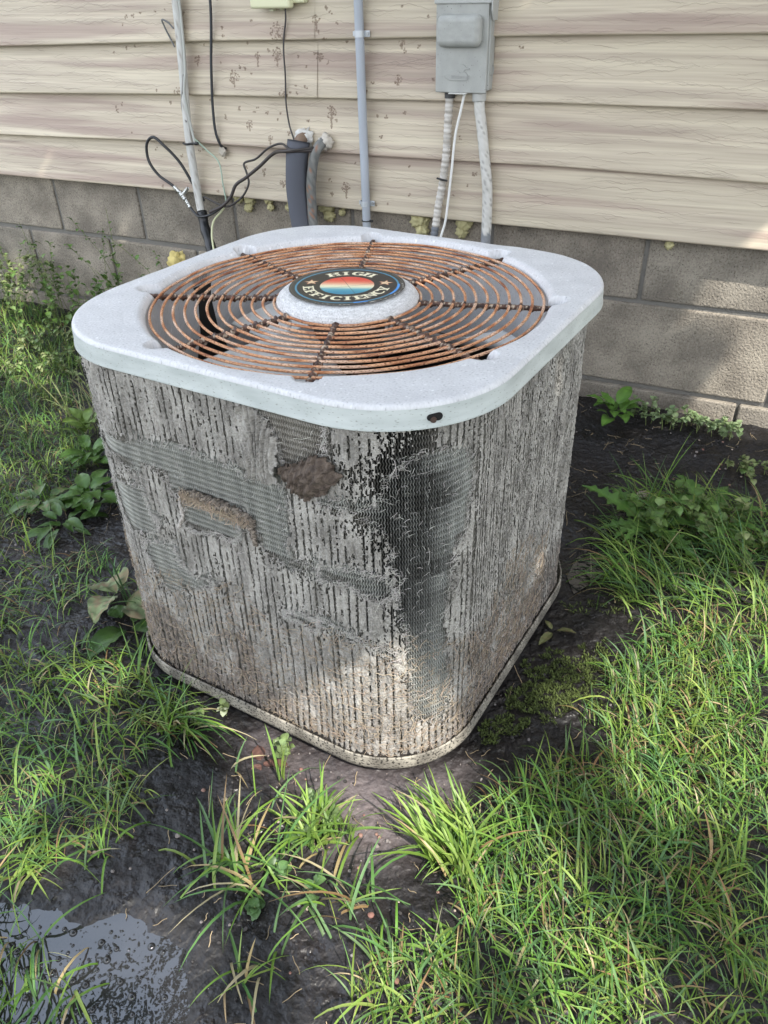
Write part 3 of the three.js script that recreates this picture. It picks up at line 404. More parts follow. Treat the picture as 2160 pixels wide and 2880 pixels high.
  const sets = [['hairs', 9000, 0.0075, 0.00026, [0.46, 0.435, 0.4]], ['hairs', 700, 0.024, 0.00024, [0.5, 0.47, 0.43]], ['dead_grass', 4200, 0.011, 0.00036, [0.33, 0.26, 0.19]], ['dead_grass', 1300, 0.024, 0.0004, [0.38, 0.3, 0.22]]];
  const rr = mulberry(77), m = new THREE.Matrix4(), q = new THREE.Quaternion(), e = new THREE.Euler(), c = new THREE.Color();
  sets.forEach(([name, n, len, rad, col], si) => { for (let k = 0; k < 4; k++) { const cnt = Math.round(n / 4), im = new THREE.InstancedMesh(strand(si * 4 + k, len, rad), std([1, 1, 1], 0.9), cnt); let i = 0;
    while (i < cnt) { let s, y, o = 0.004; const straw = name === 'dead_grass';
      if (straw) { s = mix(-SA - QA, SA + QA + SB * 1.6, rr()); y = 0.025 + 0.26 * rr() ** 1.6 + 0.06 * n2(s * 5, 2); if (rr() < 0.09) { const p = rollPts.length; const a = rr(); s = mix(-0.08, 0.055, a); y = mix(0.47, 0.46, a) - 0.012 * rr(); o = 0.012; } }
      else if (rr() < 0.55) { const p = bareList[(rr() * bareList.length) | 0], a = (rr() * p.length) | 0, b = (a + 1) % p.length, t = rr(); s = mix(p[a][0], p[b][0], t) + 0.008 * (rr() - 0.5); y = mix(p[a][1], p[b][1], t) + 0.01 * (rr() - 0.5); }
      else { s = mix(-SA - QA, SA + QA + SB * 1.7, rr()); y = mix(0.03, 0.64, rr()); }
      if (y < 0.022 || y > 0.655) continue;
      const [x, z, nx, nz] = coilAt(s, o + 0.002 * rr()); e.set(0.5 * (rr() - 0.5), Math.atan2(nx, nz) + 0.35 * (rr() - 0.5), (straw ? 1.1 : 0.9) * (rr() + rr() - 1) + (straw ? 0.5 : 0.2) + (rr() < 0.4 ? 1.2 : 0), 'YXZ'); q.setFromEuler(e); const sc = 0.5 + 0.9 * rr(); m.compose(V(x, y, z), q, V(sc, sc, sc)); im.setMatrixAt(i, m); const t = 0.6 + 0.7 * rr(); c.setRGB(col[0] * t, col[1] * t * (0.95 + 0.1 * rr()), col[2] * t); im.setColorAt(i, c); i++; }
    im.name = name; im.userData.kind = 'stuff'; im.castShadow = true; coil.add(im); } });
  // felt of litter in the base pan, blackened to paint the dark gap along the foot of the coil
  const darkLitter = sheet(520, 5, (u, v) => { const s = mix(-SA - QA - 0.1, SA + QA + 2 * SB, u), k = 0.012 * (0.5 + 0.5 * fbm(s * 60, 4, 3)), o = [-0.001, 0.004, 0.008, 0.0095, 0.0105, 0.011][Math.round(v * 5)], h = [0.030, 0.027, 0.021, 0.017, 0.0145, 0.0125][Math.round(v * 5)], [x, z] = coilAt(s, Math.min(o, 0.0062 + 0.002 * n2(s * 30, 6))); return { p: [x, h + k * (1 - v) + 0.002 * n2(s * 200, v * 9), z], uv: [s * 5, v], c: mix3([0.008, 0.007, 0.006], [0.05, 0.04, 0.034], clamp(0.4 + n2(s * 170, v * 4))) }; });
  mesh('litter', darkLitter, lintMat, coil);
}
place(ac, 'square rusty grilled outdoor air conditioner unit with white top and lint covered fins', 'air conditioner');

// ---------------------------------------------------------------- services on the wall
const font = await new FontLoader().loadAsync('fonts/droid/droid_serif_bold.typeface.json');
// a geometry modelled in wall axes (x = u, y up, z = out of the wall) moved into the world
const onWall = (g) => { g.rotateY(WY); g.translate(0, 0, WD); return g; };
const rbox = (u0, u1, y0, y1, o0, o1, r = 0.004) => new RoundedBoxGeometry(u1 - u0, y1 - y0, o1 - o0, 3, r).translate((u0 + u1) / 2, (y0 + y1) / 2, (o0 + o1) / 2);
const wp = (L) => L.map(([u, y, o]) => W(u, y, o));
const speck = (base, dark, f, th, seed) => tex(256, 256, (i, j) => { const a = tn(i, 256, j, 256, 5, 5, 3, seed), b = tn(i, 256, j, 256, f, f, 2, seed + 1), c = base.map((v) => v * (1 + 0.06 * a)); return b > th ? mix3(c, dark, clamp((b - th) * 6)) : c; }, true);
{
  const boxMap = speck([0.66, 0.665, 0.65], [0.35, 0.34, 0.32], 40, 0.52, 50), m = std([0.9, 0.9, 0.9], 0.5, { map: boxMap });
  const b = group('disconnect_box'), u0 = -0.372, u1 = -0.224, y0 = 0.873;
  mesh('enclosure', onWall(rbox(u0 + 0.004, u1 - 0.002, y0 + 0.006, 1.16, 0.012, 0.05)), m, b);
  const door = mesh('door', onWall(rbox(u0, u1 - 0.006, y0, 1.075, 0.05, 0.058, 0.003)), m, b);
  mesh('bulge', onWall(rbox(u0 + 0.009, u1 - 0.02, 0.978, 1.05, 0.05, 0.085, 0.0165)), m, door);
  const hood = mergeGeometries([rbox(u0 - 0.004, u1 + 0.002, 1.072, 1.165, 0.012, 0.063, 0.003), new THREE.ExtrudeGeometry(new THREE.Shape([[0.012, 1.09], [0.063, 1.09], [0.063, 1.056], [0.05, 1.036], [0.02, 1.036], [0.012, 1.05]].map((p) => new THREE.Vector2(...p))), { depth: 0.003, bevelEnabled: false }).rotateY(-Math.PI / 2).translate(u1 + 0.0045, 0, 0)].map((g) => { const q = g.index ? g.toNonIndexed() : g; q.deleteAttribute('uv'); return q; }));
  mesh('hood', onWall(hood), std([0.40, 0.405, 0.39], 0.5), b);
  mesh('knockout', onWall(new THREE.TorusGeometry(0.013, 0.0012, 6, 28).rotateY(Math.PI / 2).translate(u1 - 0.0015, 0.925, 0.03)), m, b);
  // embossed duck with a word across its body
  const body = new THREE.Shape(); body.moveTo(0, 0.010); body.bezierCurveTo(0.008, 0.010, 0.012, 0.02, 0.02, 0.021); body.bezierCurveTo(0.03, 0.0225, 0.038, 0.0205, 0.044, 0.017); body.bezierCurveTo(0.05, 0.021, 0.055, 0.02, 0.06, 0.017); body.bezierCurveTo(0.066, 0.010, 0.063, 0.002, 0.060, 0.001); body.lineTo(0.016, 0); body.bezierCurveTo(0.01, 0.003, 0.006, 0.005, 0, 0.010);
  const head = new THREE.Shape(); head.moveTo(0.044, 0.0195); head.bezierCurveTo(0.037, 0.024, 0.038, 0.036, 0.046, 0.037); head.bezierCurveTo(0.053, 0.0375, 0.056, 0.033, 0.057, 0.031); head.lineTo(0.068, 0.028); head.lineTo(0.067, 0.026); head.lineTo(0.056, 0.0255); head.bezierCurveTo(0.054, 0.021, 0.049, 0.0185, 0.044, 0.0195);
  const em = { depth: 0.0016, bevelEnabled: true, bevelThickness: 0.0006, bevelSize: 0.0006, bevelSegments: 2, curveSegments: 10 };
  const duck = mergeGeometries([body, head].map((s) => new THREE.ExtrudeGeometry(s, em))).translate(-0.345, 0.902, 0.058);
  mesh('duck_emblem', onWall(duck), m, door);
  mesh('emblem_lettering', onWall(new TextGeometry('Midwest', { font, size: 0.0085, depth: 0.0006, curveSegments: 3, bevelEnabled: false }).translate(-0.327, 0.9065, 0.0603)), std([0.32, 0.325, 0.315], 0.5), door);
  mesh('latch_plate', onWall(rbox(-0.332, -0.283, 0.8705, 0.8735, 0.05, 0.066, 0.001)), std([0.55, 0.55, 0.52], 0.5), b);
  place(b, 'grey metal disconnect box with bulged door and embossed duck', 'electrical box');

  const c1 = group('flexible_conduit');
  const k1 = (t) => { const cut = t > 0.66; const dirty = clamp(0.5 + n2(t * 60, 3)); return cut ? mix3([0.10, 0.11, 0.13], [0.16, 0.17, 0.19], dirty) : mix3([0.40, 0.37, 0.33], [0.6, 0.57, 0.53], dirty); };
  mesh('hose', tube(wp([[-0.339, 0.868, 0.034], [-0.342, 0.814, 0.034], [-0.346, 0.72, 0.034], [-0.356, 0.634, 0.036], [-0.364, 0.583, 0.04], [-0.372, 0.503, 0.05], [-0.372, 0.4, 0.10], [-0.35, 0.32, 0.3], [-0.32, 0.3, 0.72]]), (t) => 0.0108 + 0.0009 * Math.sin(t * 560), 520, 12, (t) => (t > 0.31 ? k1(0.9) : k1(t))), std([1, 1, 1], 0.7, { vertexColors: true }), c1);
  mesh('connector', tube(wp([[-0.339, 0.872, 0.034], [-0.339, 0.858, 0.034]]), 0.0145, 4, 14), std([0.05, 0.05, 0.05], 0.6), c1);
  mesh('cable_tie', tube(wp([[-0.366, 0.656, 0.052], [-0.35, 0.654, 0.056], [-0.333, 0.652, 0.056]]), 0.0028, 12, 6), std([0.012, 0.012, 0.012], 0.5), c1);
  place(c1, 'grimy ribbed flexible conduit under the grey box, the left one, cable tied', 'conduit');
  const c2 = group('plastic_conduit');
  mesh('pipe', tube(wp([[-0.256, 0.868, 0.034], [-0.253, 0.83, 0.034], [-0.248, 0.806, 0.034], [-0.235, 0.726, 0.034], [-0.222, 0.643, 0.034], [-0.218, 0.581, 0.036], [-0.214, 0.484, 0.05], [-0.212, 0.38, 0.1], [-0.2, 0.3, 0.3], [-0.19, 0.28, 0.72]]), 0.0142, 160, 16, (t, a) => { const d = n3(t * 70, Math.cos(a) * 1.2, Math.sin(a) * 1.2), e = 0.31 + 0.008 * n2(a * 2, 1); return t > e ? mix3([0.18, 0.19, 0.2], [0.22, 0.23, 0.25], clamp(0.5 + d)) : d > 0.55 ? [0.3, 0.29, 0.27] : mix3([0.5, 0.49, 0.46], [0.6, 0.59, 0.56], clamp(0.5 + d)); }), std([1, 1, 1], 0.6, { vertexColors: true }), c2);
  mesh('fitting', tube(wp([[-0.256, 0.873, 0.034], [-0.256, 0.869, 0.034], [-0.2555, 0.856, 0.034], [-0.2553, 0.852, 0.034]]), (t) => (t > 0.95 || t < 0.05 ? 0.017 : 0.0195), 12, 8), std([0.42, 0.42, 0.4], 0.6), c2);
  place(c2, 'pale curved plastic conduit with a hexagonal fitting, right one under the grey box', 'conduit');
  const ww = mesh('white_wire', tube(wp([[-0.292, 0.8735, 0.047], [-0.301, 0.829, 0.05], [-0.314, 0.772, 0.05], [-0.323, 0.677, 0.05], [-0.33, 0.602, 0.052], [-0.337, 0.537, 0.056], [-0.346, 0.497, 0.066], [-0.35, 0.4, 0.11], [-0.33, 0.33, 0.3], [-0.31, 0.31, 0.72]]), 0.0036, 90, 8), std([0.72, 0.72, 0.7], 0.45)); place(ww, 'thin white wire hanging from the grey box between two conduits', 'wire');

  const pv = group('conduit_pipe'), pm = std([0.9, 0.9, 0.92], 0.5, { map: speck([0.665, 0.69, 0.72], [0.42, 0.43, 0.44], 30, 0.55, 60) });
  mesh('pipe', tube(wp([[-0.606, 2.6, 0.037], [-0.604, 1.083, 0.037], [-0.602, 0.7, 0.037], [-0.601, 0.5, 0.037], [-0.6, 0.02, 0.03]]), 0.0125, 80, 16), pm, pv);
  for (const y of [1.006, 0.567]) { const st = mesh('strap', onWall(mergeGeometries([new THREE.CylinderGeometry(0.0142, 0.0142, 0.016, 20, 1, true).translate(-0.6035, y, 0.037), new RoundedBoxGeometry(0.016, 0.015, 0.003, 2, 0.001).translate(-0.583, y, 0.031), new RoundedBoxGeometry(0.010, 0.012, 0.003, 2, 0.001).translate(-0.6215, y, 0.031)].map((g) => { const q = g.index ? g.toNonIndexed() : g; q.deleteAttribute('uv'); return q; }))), std([0.52, 0.55, 0.58], 0.4, { metalness: 0.4 }), pv); mesh('screw', onWall(new THREE.CylinderGeometry(0.0042, 0.0046, 0.003, 12).rotateX(Math.PI / 2).translate(-0.581, y, 0.034)), std([0.35, 0.36, 0.37], 0.35, { metalness: 0.8 }), st); }
  mesh('cable_tie', onWall(mergeGeometries([new THREE.TorusGeometry(0.0138, 0.0018, 6, 24).rotateX(Math.PI / 2).translate(-0.601, 0.517, 0.037), new THREE.BoxGeometry(0.01, 0.006, 0.006).translate(-0.583, 0.5175, 0.041)])), std([0.012, 0.012, 0.012], 0.5), pv);
  place(pv, 'straight pale blue grey conduit pipe strapped upright to the siding', 'pipe');

  const cb = group('telephone_box'), cm = std([0.66, 0.655, 0.44], 0.5);
  mesh('base', onWall(rbox(-0.918, -0.768, 1.078, 1.27, 0.014, 0.042, 0.006)), cm, cb);
  mesh('cover', onWall(rbox(-0.931, -0.803, 1.0665, 1.28, 0.034, 0.062, 0.007)), cm, cb);
  mesh('latch', onWall(rbox(-0.878, -0.866, 1.060, 1.072, 0.03, 0.046, 0.002)), std([0.5, 0.5, 0.36], 0.5), cb);
  mesh('drain_nipple', onWall(rbox(-0.853, -0.841, 1.062, 1.08, 0.022, 0.034, 0.002)), std([0.6, 0.6, 0.42], 0.5), cb);
  place(cb, 'cream plastic utility box high on the siding, cut by the top edge', 'utility box');

  const wireM = (c, r = 0.5) => std(c, r);
  place(mesh('black_cable', tube(wp([[-1.09, 2.6, 0.034], [-1.082, 1.4, 0.034], [-1.082, 1.088, 0.034], [-1.109, 0.912, 0.034], [-1.122, 0.798, 0.034], [-1.121, 0.733, 0.034], [-1.113, 0.695, 0.022], [-1.111, 0.688, -0.005]]), 0.0042, 110, 9), wireM([0.025, 0.027, 0.032])), 'single black cable hanging straight down the siding into a putty plug', 'cable');
  const putty = (u, y, r, seed, o = 0.024, sq = 0.55) => { const g = new THREE.IcosahedronGeometry(r, 4), p = g.attributes.position; for (let i = 0; i < p.count; i++) { const v = V(p.getX(i), p.getY(i), p.getZ(i)), n = v.clone().normalize(), d = 1 + 0.32 * n3(n.x * 1.7 + seed, n.y * 1.7, n.z * 1.7) + 0.16 * n3(n.x * 4.2, n.y * 4.2 + seed, n.z * 4.2); p.setXYZ(i, n.x * r * d, n.y * r * d, n.z * r * d * sq); } const q = mergeVertices(g.deleteAttribute('uv').deleteAttribute('normal')); q.computeVertexNormals(); q.translate(u, y, o); return onWall(q); };
  place(mesh('putty_plug', putty(-1.112, 0.683, 0.013, 3), std([0.42, 0.38, 0.32], 0.8)), 'small lump of putty where the black cable enters the siding', 'sealant');
  place(mesh('thermostat_wire', tube(wp([[-0.832, 1.085, 0.036], [-0.836, 1.04, 0.032], [-0.846, 1.0, 0.032], [-0.851, 0.962, 0.032], [-0.852, 0.9, 0.032], [-0.857, 0.831, 0.032], [-0.851, 0.769, 0.032], [-0.838, 0.735, 0.036], [-0.815, 0.712, 0.06]]), 0.0026, 90, 7), wireM([0.05, 0.045, 0.045])), 'thin dark wire running from the cream box down to the foam pipe', 'wire');

  // leaning mast with tape at its foot
  const ms = group('leaning_conduit'), mastP = [[-1.215, 2.2, 0.022], [-1.205, 1.091, 0.032], [-1.211, 0.901, 0.04], [-1.217, 0.719, 0.05], [-1.208, 0.538, 0.056], [-1.186, 0.46, 0.075], [-1.145, 0.392, 0.11], [-1.08, 0.25, 0.19], [-1.0, -0.02, 0.3]];
  mesh('pipe', tube(wp(mastP), 0.0128, 150, 14, (t, a) => { const d = n3(t * 60, Math.cos(a), Math.sin(a)); return d > 0.6 ? [0.32, 0.29, 0.26] : mix3([0.46, 0.455, 0.43], [0.55, 0.545, 0.52], clamp(0.5 + d)); }), std([1, 1, 1], 0.55, { vertexColors: true }), ms);
  mesh('tape_wrap', tube(wp([[-1.2, 0.502, 0.06], [-1.186, 0.46, 0.075], [-1.145, 0.392, 0.11], [-1.08, 0.25, 0.19], [-1.0, -0.01, 0.3]]), (t) => 0.0162 + 0.0012 * Math.sin(t * 70) + 0.005 * t, 90, 12), std([0.008, 0.009, 0.012], 0.35), ms);
  mesh('cable_tie', tube(wp([[-1.236, 0.707, 0.058], [-1.218, 0.706, 0.067], [-1.2, 0.708, 0.062], [-1.178, 0.709, 0.058]]), (t) => (t > 0.82 ? 0.0052 : 0.0034), 20, 8), std([0.012, 0.012, 0.012], 0.5), ms);
  mesh('side_cable', tube(wp([[-1.198, 2.2, 0.03], [-1.19, 1.091, 0.036], [-1.196, 0.901, 0.05], [-1.203, 0.86, 0.058], [-1.2, 0.75, 0.052], [-1.196, 0.705, 0.05]]), 0.0042, 60, 7), wireM([0.42, 0.43, 0.40]), ms);
  mesh('twisted_wire', tube(wp([[-1.218, 1.02, 0.046], [-1.24, 1.035, 0.04], [-1.264, 1.041, 0.036], [-1.26, 1.025, 0.034], [-1.245, 0.995, 0.034], [-1.228, 0.972, 0.04]]), 0.0026, 40, 7), wireM([0.12, 0.12, 0.12]), ms);
  mesh('twisted_wire', tube(wp([[-1.2, 0.9, 0.052], [-1.214, 0.85, 0.054], [-1.226, 0.815, 0.05], [-1.222, 0.785, 0.052], [-1.21, 0.77, 0.06]]), 0.003, 40, 7), wireM([0.2, 0.19, 0.18]), ms);
  place(ms, 'off white pipe leaning along the siding, its foot wrapped in black tape', 'pipe');

  const co = group('coaxial_cable'), blk = wireM([0.018, 0.018, 0.02], 0.4), chrome = std([0.62, 0.62, 0.6], 0.28, { metalness: 0.9 });
  mesh('cable_loop', tube(wp([[-1.2, 0.53, 0.04], [-1.23, 0.587, 0.05], [-1.264, 0.648, 0.055], [-1.311, 0.695, 0.06], [-1.352, 0.720, 0.06], [-1.381, 0.701, 0.06], [-1.387, 0.649, 0.06], [-1.358, 0.607, 0.06], [-1.307, 0.579, 0.062], [-1.294, 0.57, 0.062]]), 0.0048, 110, 9), blk, co);
  const bits = [[-1.298, 0.573, -1.278, 0.558, 0.0062], [-1.278, 0.558, -1.258, 0.536, 0.0085], [-1.258, 0.536, -1.243, 0.512, 0.0062], [-1.268, 0.548, -1.24, 0.573, 0.0055]];
  for (const [a, b2, c, d, r] of bits) mesh('connector', tube(wp([[a, b2, 0.062], [mix(a, c, 0.5), mix(b2, d, 0.5), 0.063], [c, d, 0.064]]), (t) => r * (1 + 0.14 * Math.sign(Math.sin(t * 30))), 16, 8), chrome, co);
  mesh('cable_tail', tube(wp([[-1.243, 0.512, 0.064], [-1.22, 0.5, 0.075], [-1.19, 0.492, 0.09], [-1.15, 0.5, 0.085], [-1.105, 0.527, 0.066]]), 0.004, 40, 8), blk, co);
  place(co, 'black coaxial cable looped left of the leaning pipe with shiny connectors', 'cable');

  const foam = std([0.085, 0.09, 0.11], 0.85, { bumpMap: speck([0.5, 0.5, 0.5], [0.2, 0.2, 0.2], 60, 0.3, 70), bumpScale: 0.002 });
  const hs = group('insulated_pipe');
  mesh('foam_sleeve', tube(wp([[-0.803, 0.735, 0.066], [-0.806, 0.70, 0.075], [-0.81, 0.664, 0.078], [-0.812, 0.571, 0.08], [-0.797, 0.475, 0.088], [-0.76, 0.39, 0.13], [-0.66, 0.3, 0.3], [-0.47, 0.22, 0.62], [-0.36, 0.2, 0.75]]), (t, a) => 0.0335 * (1 + 0.03 * n3(t * 14, Math.cos(a), Math.sin(a))), 120, 20), foam, hs);
  mesh('copper_elbow', tube(wp([[-0.8, 0.735, -0.01], [-0.8, 0.74, 0.03], [-0.803, 0.735, 0.06], [-0.804, 0.72, 0.07]]), 0.016, 24, 12), std([0.2, 0.14, 0.1], 0.6), hs);
  place(hs, 'thick dark foam insulated pipe curving out of the siding', 'pipe');
  const lp = group('liquid_line');
  mesh('pipe', tube(wp([[-0.728, 0.73, 0.0], [-0.732, 0.73, 0.05], [-0.739, 0.715, 0.072], [-0.752, 0.678, 0.078], [-0.763, 0.612, 0.08], [-0.762, 0.517, 0.085], [-0.745, 0.44, 0.11], [-0.66, 0.34, 0.28], [-0.47, 0.27, 0.62], [-0.34, 0.25, 0.75]]), (t, a) => 0.0148 * (1 + 0.1 * n3(t * 18, Math.cos(a), Math.sin(a) + 4)), 120, 12, (t, a) => { const d = n3(t * 60, Math.cos(a) * 1.5, Math.sin(a) * 1.5); return d > 0.62 ? [0.26, 0.13, 0.08] : mix3([0.11, 0.115, 0.11], [0.19, 0.19, 0.18], clamp(0.5 + d)); }), std([1, 1, 1], 0.7, { vertexColors: true }), lp);
  place(lp, 'thin peeling grey pipe beside the thick foam insulated one', 'pipe');
  const seal = std([0.62, 0.61, 0.58], 0.75);
  place(mesh('sealant_lump', putty(-0.805, 0.737, 0.027, 9, 0.03, 0.9), seal), 'white sealant lump over the thick foam pipe on the siding', 'sealant');
  place(mesh('sealant_lump', putty(-0.727, 0.731, 0.021, 14, 0.04, 1.0), std([0.52, 0.48, 0.42], 0.8)), 'dirty white sealant lump over the thin peeling pipe', 'sealant');
  place(mesh('control_wire', tube(wp([[-0.735, 0.722, 0.075], [-0.8, 0.718, 0.112], [-0.855, 0.727, 0.08], [-0.915, 0.709, 0.06], [-0.973, 0.673, 0.05], [-1.018, 0.657, 0.05], [-1.009, 0.635, 0.055], [-1.001, 0.604, 0.06], [-1.022, 0.567, 0.065], [-1.058, 0.541, 0.065], [-1.096, 0.526, 0.065], [-1.184, 0.549, 0.06]]), 0.0034, 140, 8), wireM([0.035, 0.03, 0.028])), 'thin kinked black wire from the sealant to the leaning pipe', 'wire');
  place(mesh('control_wire', tube(wp([[-0.735, 0.714, 0.075], [-0.816, 0.714, 0.112], [-0.891, 0.697, 0.07], [-0.955, 0.654, 0.06], [-1.012, 0.617, 0.06], [-1.05, 0.594, 0.062], [-1.073, 0.557, 0.065], [-1.105, 0.529, 0.07], [-1.15, 0.508, 0.085]]), 0.0054, 120, 8), wireM([0.04, 0.032, 0.03])), 'thicker brown black wire arching from the sealant to the leaning pipe', 'wire');
  place(mesh('green_wire', tube(wp([[-1.194, 0.72, 0.05], [-1.161, 0.687, 0.04], [-1.125, 0.654, 0.035], [-1.119, 0.585, 0.035], [-1.114, 0.53, 0.035]]), 0.0024, 50, 7), wireM([0.36, 0.47, 0.38])), 'pale green wire hanging beside the leaning pipe', 'wire');
  place(mesh('yellow_wire', tube(wp([[-1.112, 0.532, 0.035], [-1.118, 0.51, 0.06], [-1.142, 0.48, 0.08], [-1.142, 0.44, 0.1], [-1.12, 0.395, 0.13], [-1.05, 0.25, 0.24], [-0.98, 0.0, 0.32]]), 0.0034, 60, 7), wireM([0.52, 0.53, 0.33])), 'pale yellow wire dropping behind the top cover beside the black tape', 'wire');

  // expanding foam bulging from under the siding
  const fm = std([0.5, 0.46, 0.25], 0.8), names = ['below the crossing black wires', 'just left of the thick foam pipe', 'touching the left side of the thick foam pipe', 'just right of the thin peeling pipe', 'between the thin pipe and the strapped conduit', 'left of the flexible conduit', 'between the two conduits under the grey box', 'far right under the bare siding edge'];
  [[-1.052, 0.524, 0.022], [-0.978, 0.53, 0.018], [-0.894, 0.536, 0.02], [-0.762, 0.526, 0.028], [-0.702, 0.533, 0.016], [-0.443, 0.510, 0.03], [-0.302, 0.516, 0.027], [0.277, 0.53, 0.018]].forEach(([u, y, r], i) => { const parts = [putty(u, y + 0.012, r * 0.9, i * 5 + 1, -0.01, 0.8), putty(u + (i % 2 ? 0.008 : -0.006), y - r * 0.65, r * 0.62, i * 5 + 2, -0.006, 0.9)]; if (i === 0) parts.push(putty(u - 0.045, y + 0.014, 0.016, 77, -0.01, 0.8)); place(mesh('foam_blob', mergeGeometries(parts), fm), 'yellowish expanding foam blob under the siding, ' + names[i], 'foam blob', 'foam blobs under the siding'); });
  place(mesh('foam_piece', (() => { const g = putty(-1.335, 0.318, 0.036, 45, 0.06, 0.7); return g; })(), std([0.55, 0.45, 0.17], 0.85)), 'bright yellow lump of foam behind the back left corner of the unit', 'foam blob');
}

// ---------------------------------------------------------------- plants
const leafMat = (c, rough = 0.5, tr = 0.25) => phys(c, rough, { vertexColors: true, transmission: tr, thickness: 0, specularIntensity: 0.6 });
// one leaf along +z from the origin, curling; returns a geometry with vertex colours
function leafGeo({ len = 0.06, wid = 0.03, curl = 0.6, lift = 0.5, fold = 0.25, tooth = 0, nu = 4, nv = 8, col = [0.08, 0.16, 0.03], vary = 0.25, dead = 0, seed = 0, tip = 0.5 }) {
  return sheet(nu, nv, (u, v) => { const x = (u - 0.5) * 2, shape = Math.pow(Math.sin(Math.PI * Math.pow(v * 0.97 + 0.02, tip < 0.5 ? 1.3 : 0.8)), 0.8), w = (0.04 + 0.96 * shape) * wid * 0.5 * (1 + tooth * (Math.abs(((v * 6) % 1) - 0.5) - 0.25) * 2.4), a = lift - curl * v, y = len * v * Math.sin(lift - curl * v * 0.5) + fold * w * Math.abs(x) + 0.08 * wid * n2(u * 3 + seed, v * 4), z = len * v * Math.cos(lift - curl * v * 0.5);
    const k = 1 + vary * n2(u * 4 + seed * 3, v * 5) + (Math.abs(x) < 0.2 ? 0.28 : 0), dd = dead ? sm(0.35, 0.7, dead + 0.5 * n2(u * 3 + seed, v * 3 + 9)) : 0; return { p: [x * w, y, z], c: mix3(col.map((q) => q * k), [0.23, 0.17, 0.1], dd) }; });
}
const xf = (g, x, y, z, ry, s = 1, rx = 0) => { const m = new THREE.Matrix4().compose(V(x, y, z), new THREE.Quaternion().setFromEuler(new THREE.Euler(rx, ry, 0, 'YXZ')), V(s, s, s)); g.applyMatrix4(m); return g; };
const plantMat = leafMat([1, 1, 1], 0.42), dullLeaf = leafMat([1, 1, 1], 0.75, 0.15), stemMat = std([0.13, 0.17, 0.05], 0.6);

// grass blades
function bladeGeo(len, wid, bend, seed) {
  const r = mulberry(900 + seed), tw = (r() - 0.5) * 0.9, sx = (r() - 0.5) * 0.25;
  return sheet(2, 7, (u, v) => { const x = (u - 0.5) * wid * (v < 0.12 ? 0.55 + 3.5 * v : 1) * Math.pow(1 - v ** 2.4, 0.7), a = bend * v * 0.75, y = len * v * Math.cos(a), z = len * v * Math.sin(a), t = tw * v; return { p: [x * Math.cos(t) + sx * len * v * v, y + (u === 0.5 ? -0.12 * wid : 0), z + x * Math.sin(t)] }; });
}
const GREENS = [[0.115, 0.22, 0.033], [0.15, 0.25, 0.04], [0.075, 0.165, 0.04], [0.2, 0.285, 0.065], [0.11, 0.2, 0.075]], DEAD = [[0.30, 0.23, 0.11], [0.20, 0.13, 0.06], [0.36, 0.31, 0.18]];
const inUnit = (x, z, g = 0) => rrDist(x, z, 0.366 + g, 0.382 + g, 0.1725 + g) < 0;
const bladeVariants = []; for (let i = 0; i < 12; i++) bladeVariants.push(bladeGeo(1, [0.02, 0.032, 0.05][i % 3], [0.25, 0.6, 1.0, 1.5, 1.9, 2.3][i % 6], i));
const lists = bladeVariants.map(() => []);
const gr = mulberry(4321);
function grass(poly, density, o = {}) {
  const { len = [0.05, 0.11], dead = 0.1, lean = null, leanK = 0, bias = 0, clump = 0.5, flat = 0, tone = 1 } = o;
  const xs = poly.map((p) => p[0]), zs = poly.map((p) => p[1]), x0 = Math.min(...xs), x1 = Math.max(...xs), z0 = Math.min(...zs), z1 = Math.max(...zs), n = Math.round((x1 - x0) * (z1 - z0) * density);
  for (let i = 0; i < n; i++) {
    const x = mix(x0, x1, gr()), z = mix(z0, z1, gr()), sd = polySD(poly, x, z) + 0.035 * n2(x * 9, z * 9); if (sd < 0 || inUnit(x, z, 0.004) || z < wallZ(x) + 0.02) continue;
    if (n2(x * 16 + 3, z * 16) * clump > gr() * 0.9 - 0.12) continue;
    if (polySD(PUD, x, z) > 0.012 && x < 0.24) { if (o.wet !== true) continue; }
    const k = (gr() * 12) | 0, isDead = gr() < dead, L = mix(len[0], len[1], gr() ** 1.4) * (isDead ? 0.8 : 1), w = L * 0.55 + 0.035; let ry = gr() * TW;
    if (lean !== null && gr() < leanK) ry = lean + (gr() - 0.5) * 1.3;
    const rx = flat * gr() + 0.55 * gr() * gr(), c = isDead ? DEAD[(gr() * 3) | 0] : GREENS[(gr() * 5) | 0], t = (0.65 + 0.6 * gr()) * tone, hue = 0.2 * n2(x * 5, z * 5);
    lists[k].push([x, gnd(x, z) - 0.003, z, ry, rx, L, w, c[0] * t * (1 + hue), c[1] * t, c[2] * t]);
  }
}
const PR1 = [[0.40, -0.526], [0.40, -0.70], [0.504, -0.787], [0.705, -0.798], [0.771, -0.376], [0.554, -0.254], [0.461, -0.26], [0.42, -0.324]];
const PR2 = [[0.769, -0.391], [0.901, 0.455], [0.452, 0.73], [0.413, 0.671], [0.452, 0.605], [0.485, 0.541], [0.434, 0.488], [0.414, 0.418], [0.457, 0.335], [0.516, 0.238], [0.576, 0.126], [0.545, 0.058], [0.539, -0.074], [0.574, -0.249]];
const PL1 = [[-2.5, -0.85], [-1.9, -0.859], [-1.395, -0.439], [-0.994, -0.136], [-0.927, 0.022], [-0.871, 0.186], [-0.883, 0.259], [-1.6, 0.6], [-2.6, 0.2]];
const PL2 = [[-0.866, 0.272], [-0.637, 0.145], [-0.476, 0.234], [-0.502, 0.337], [-0.575, 0.493]];
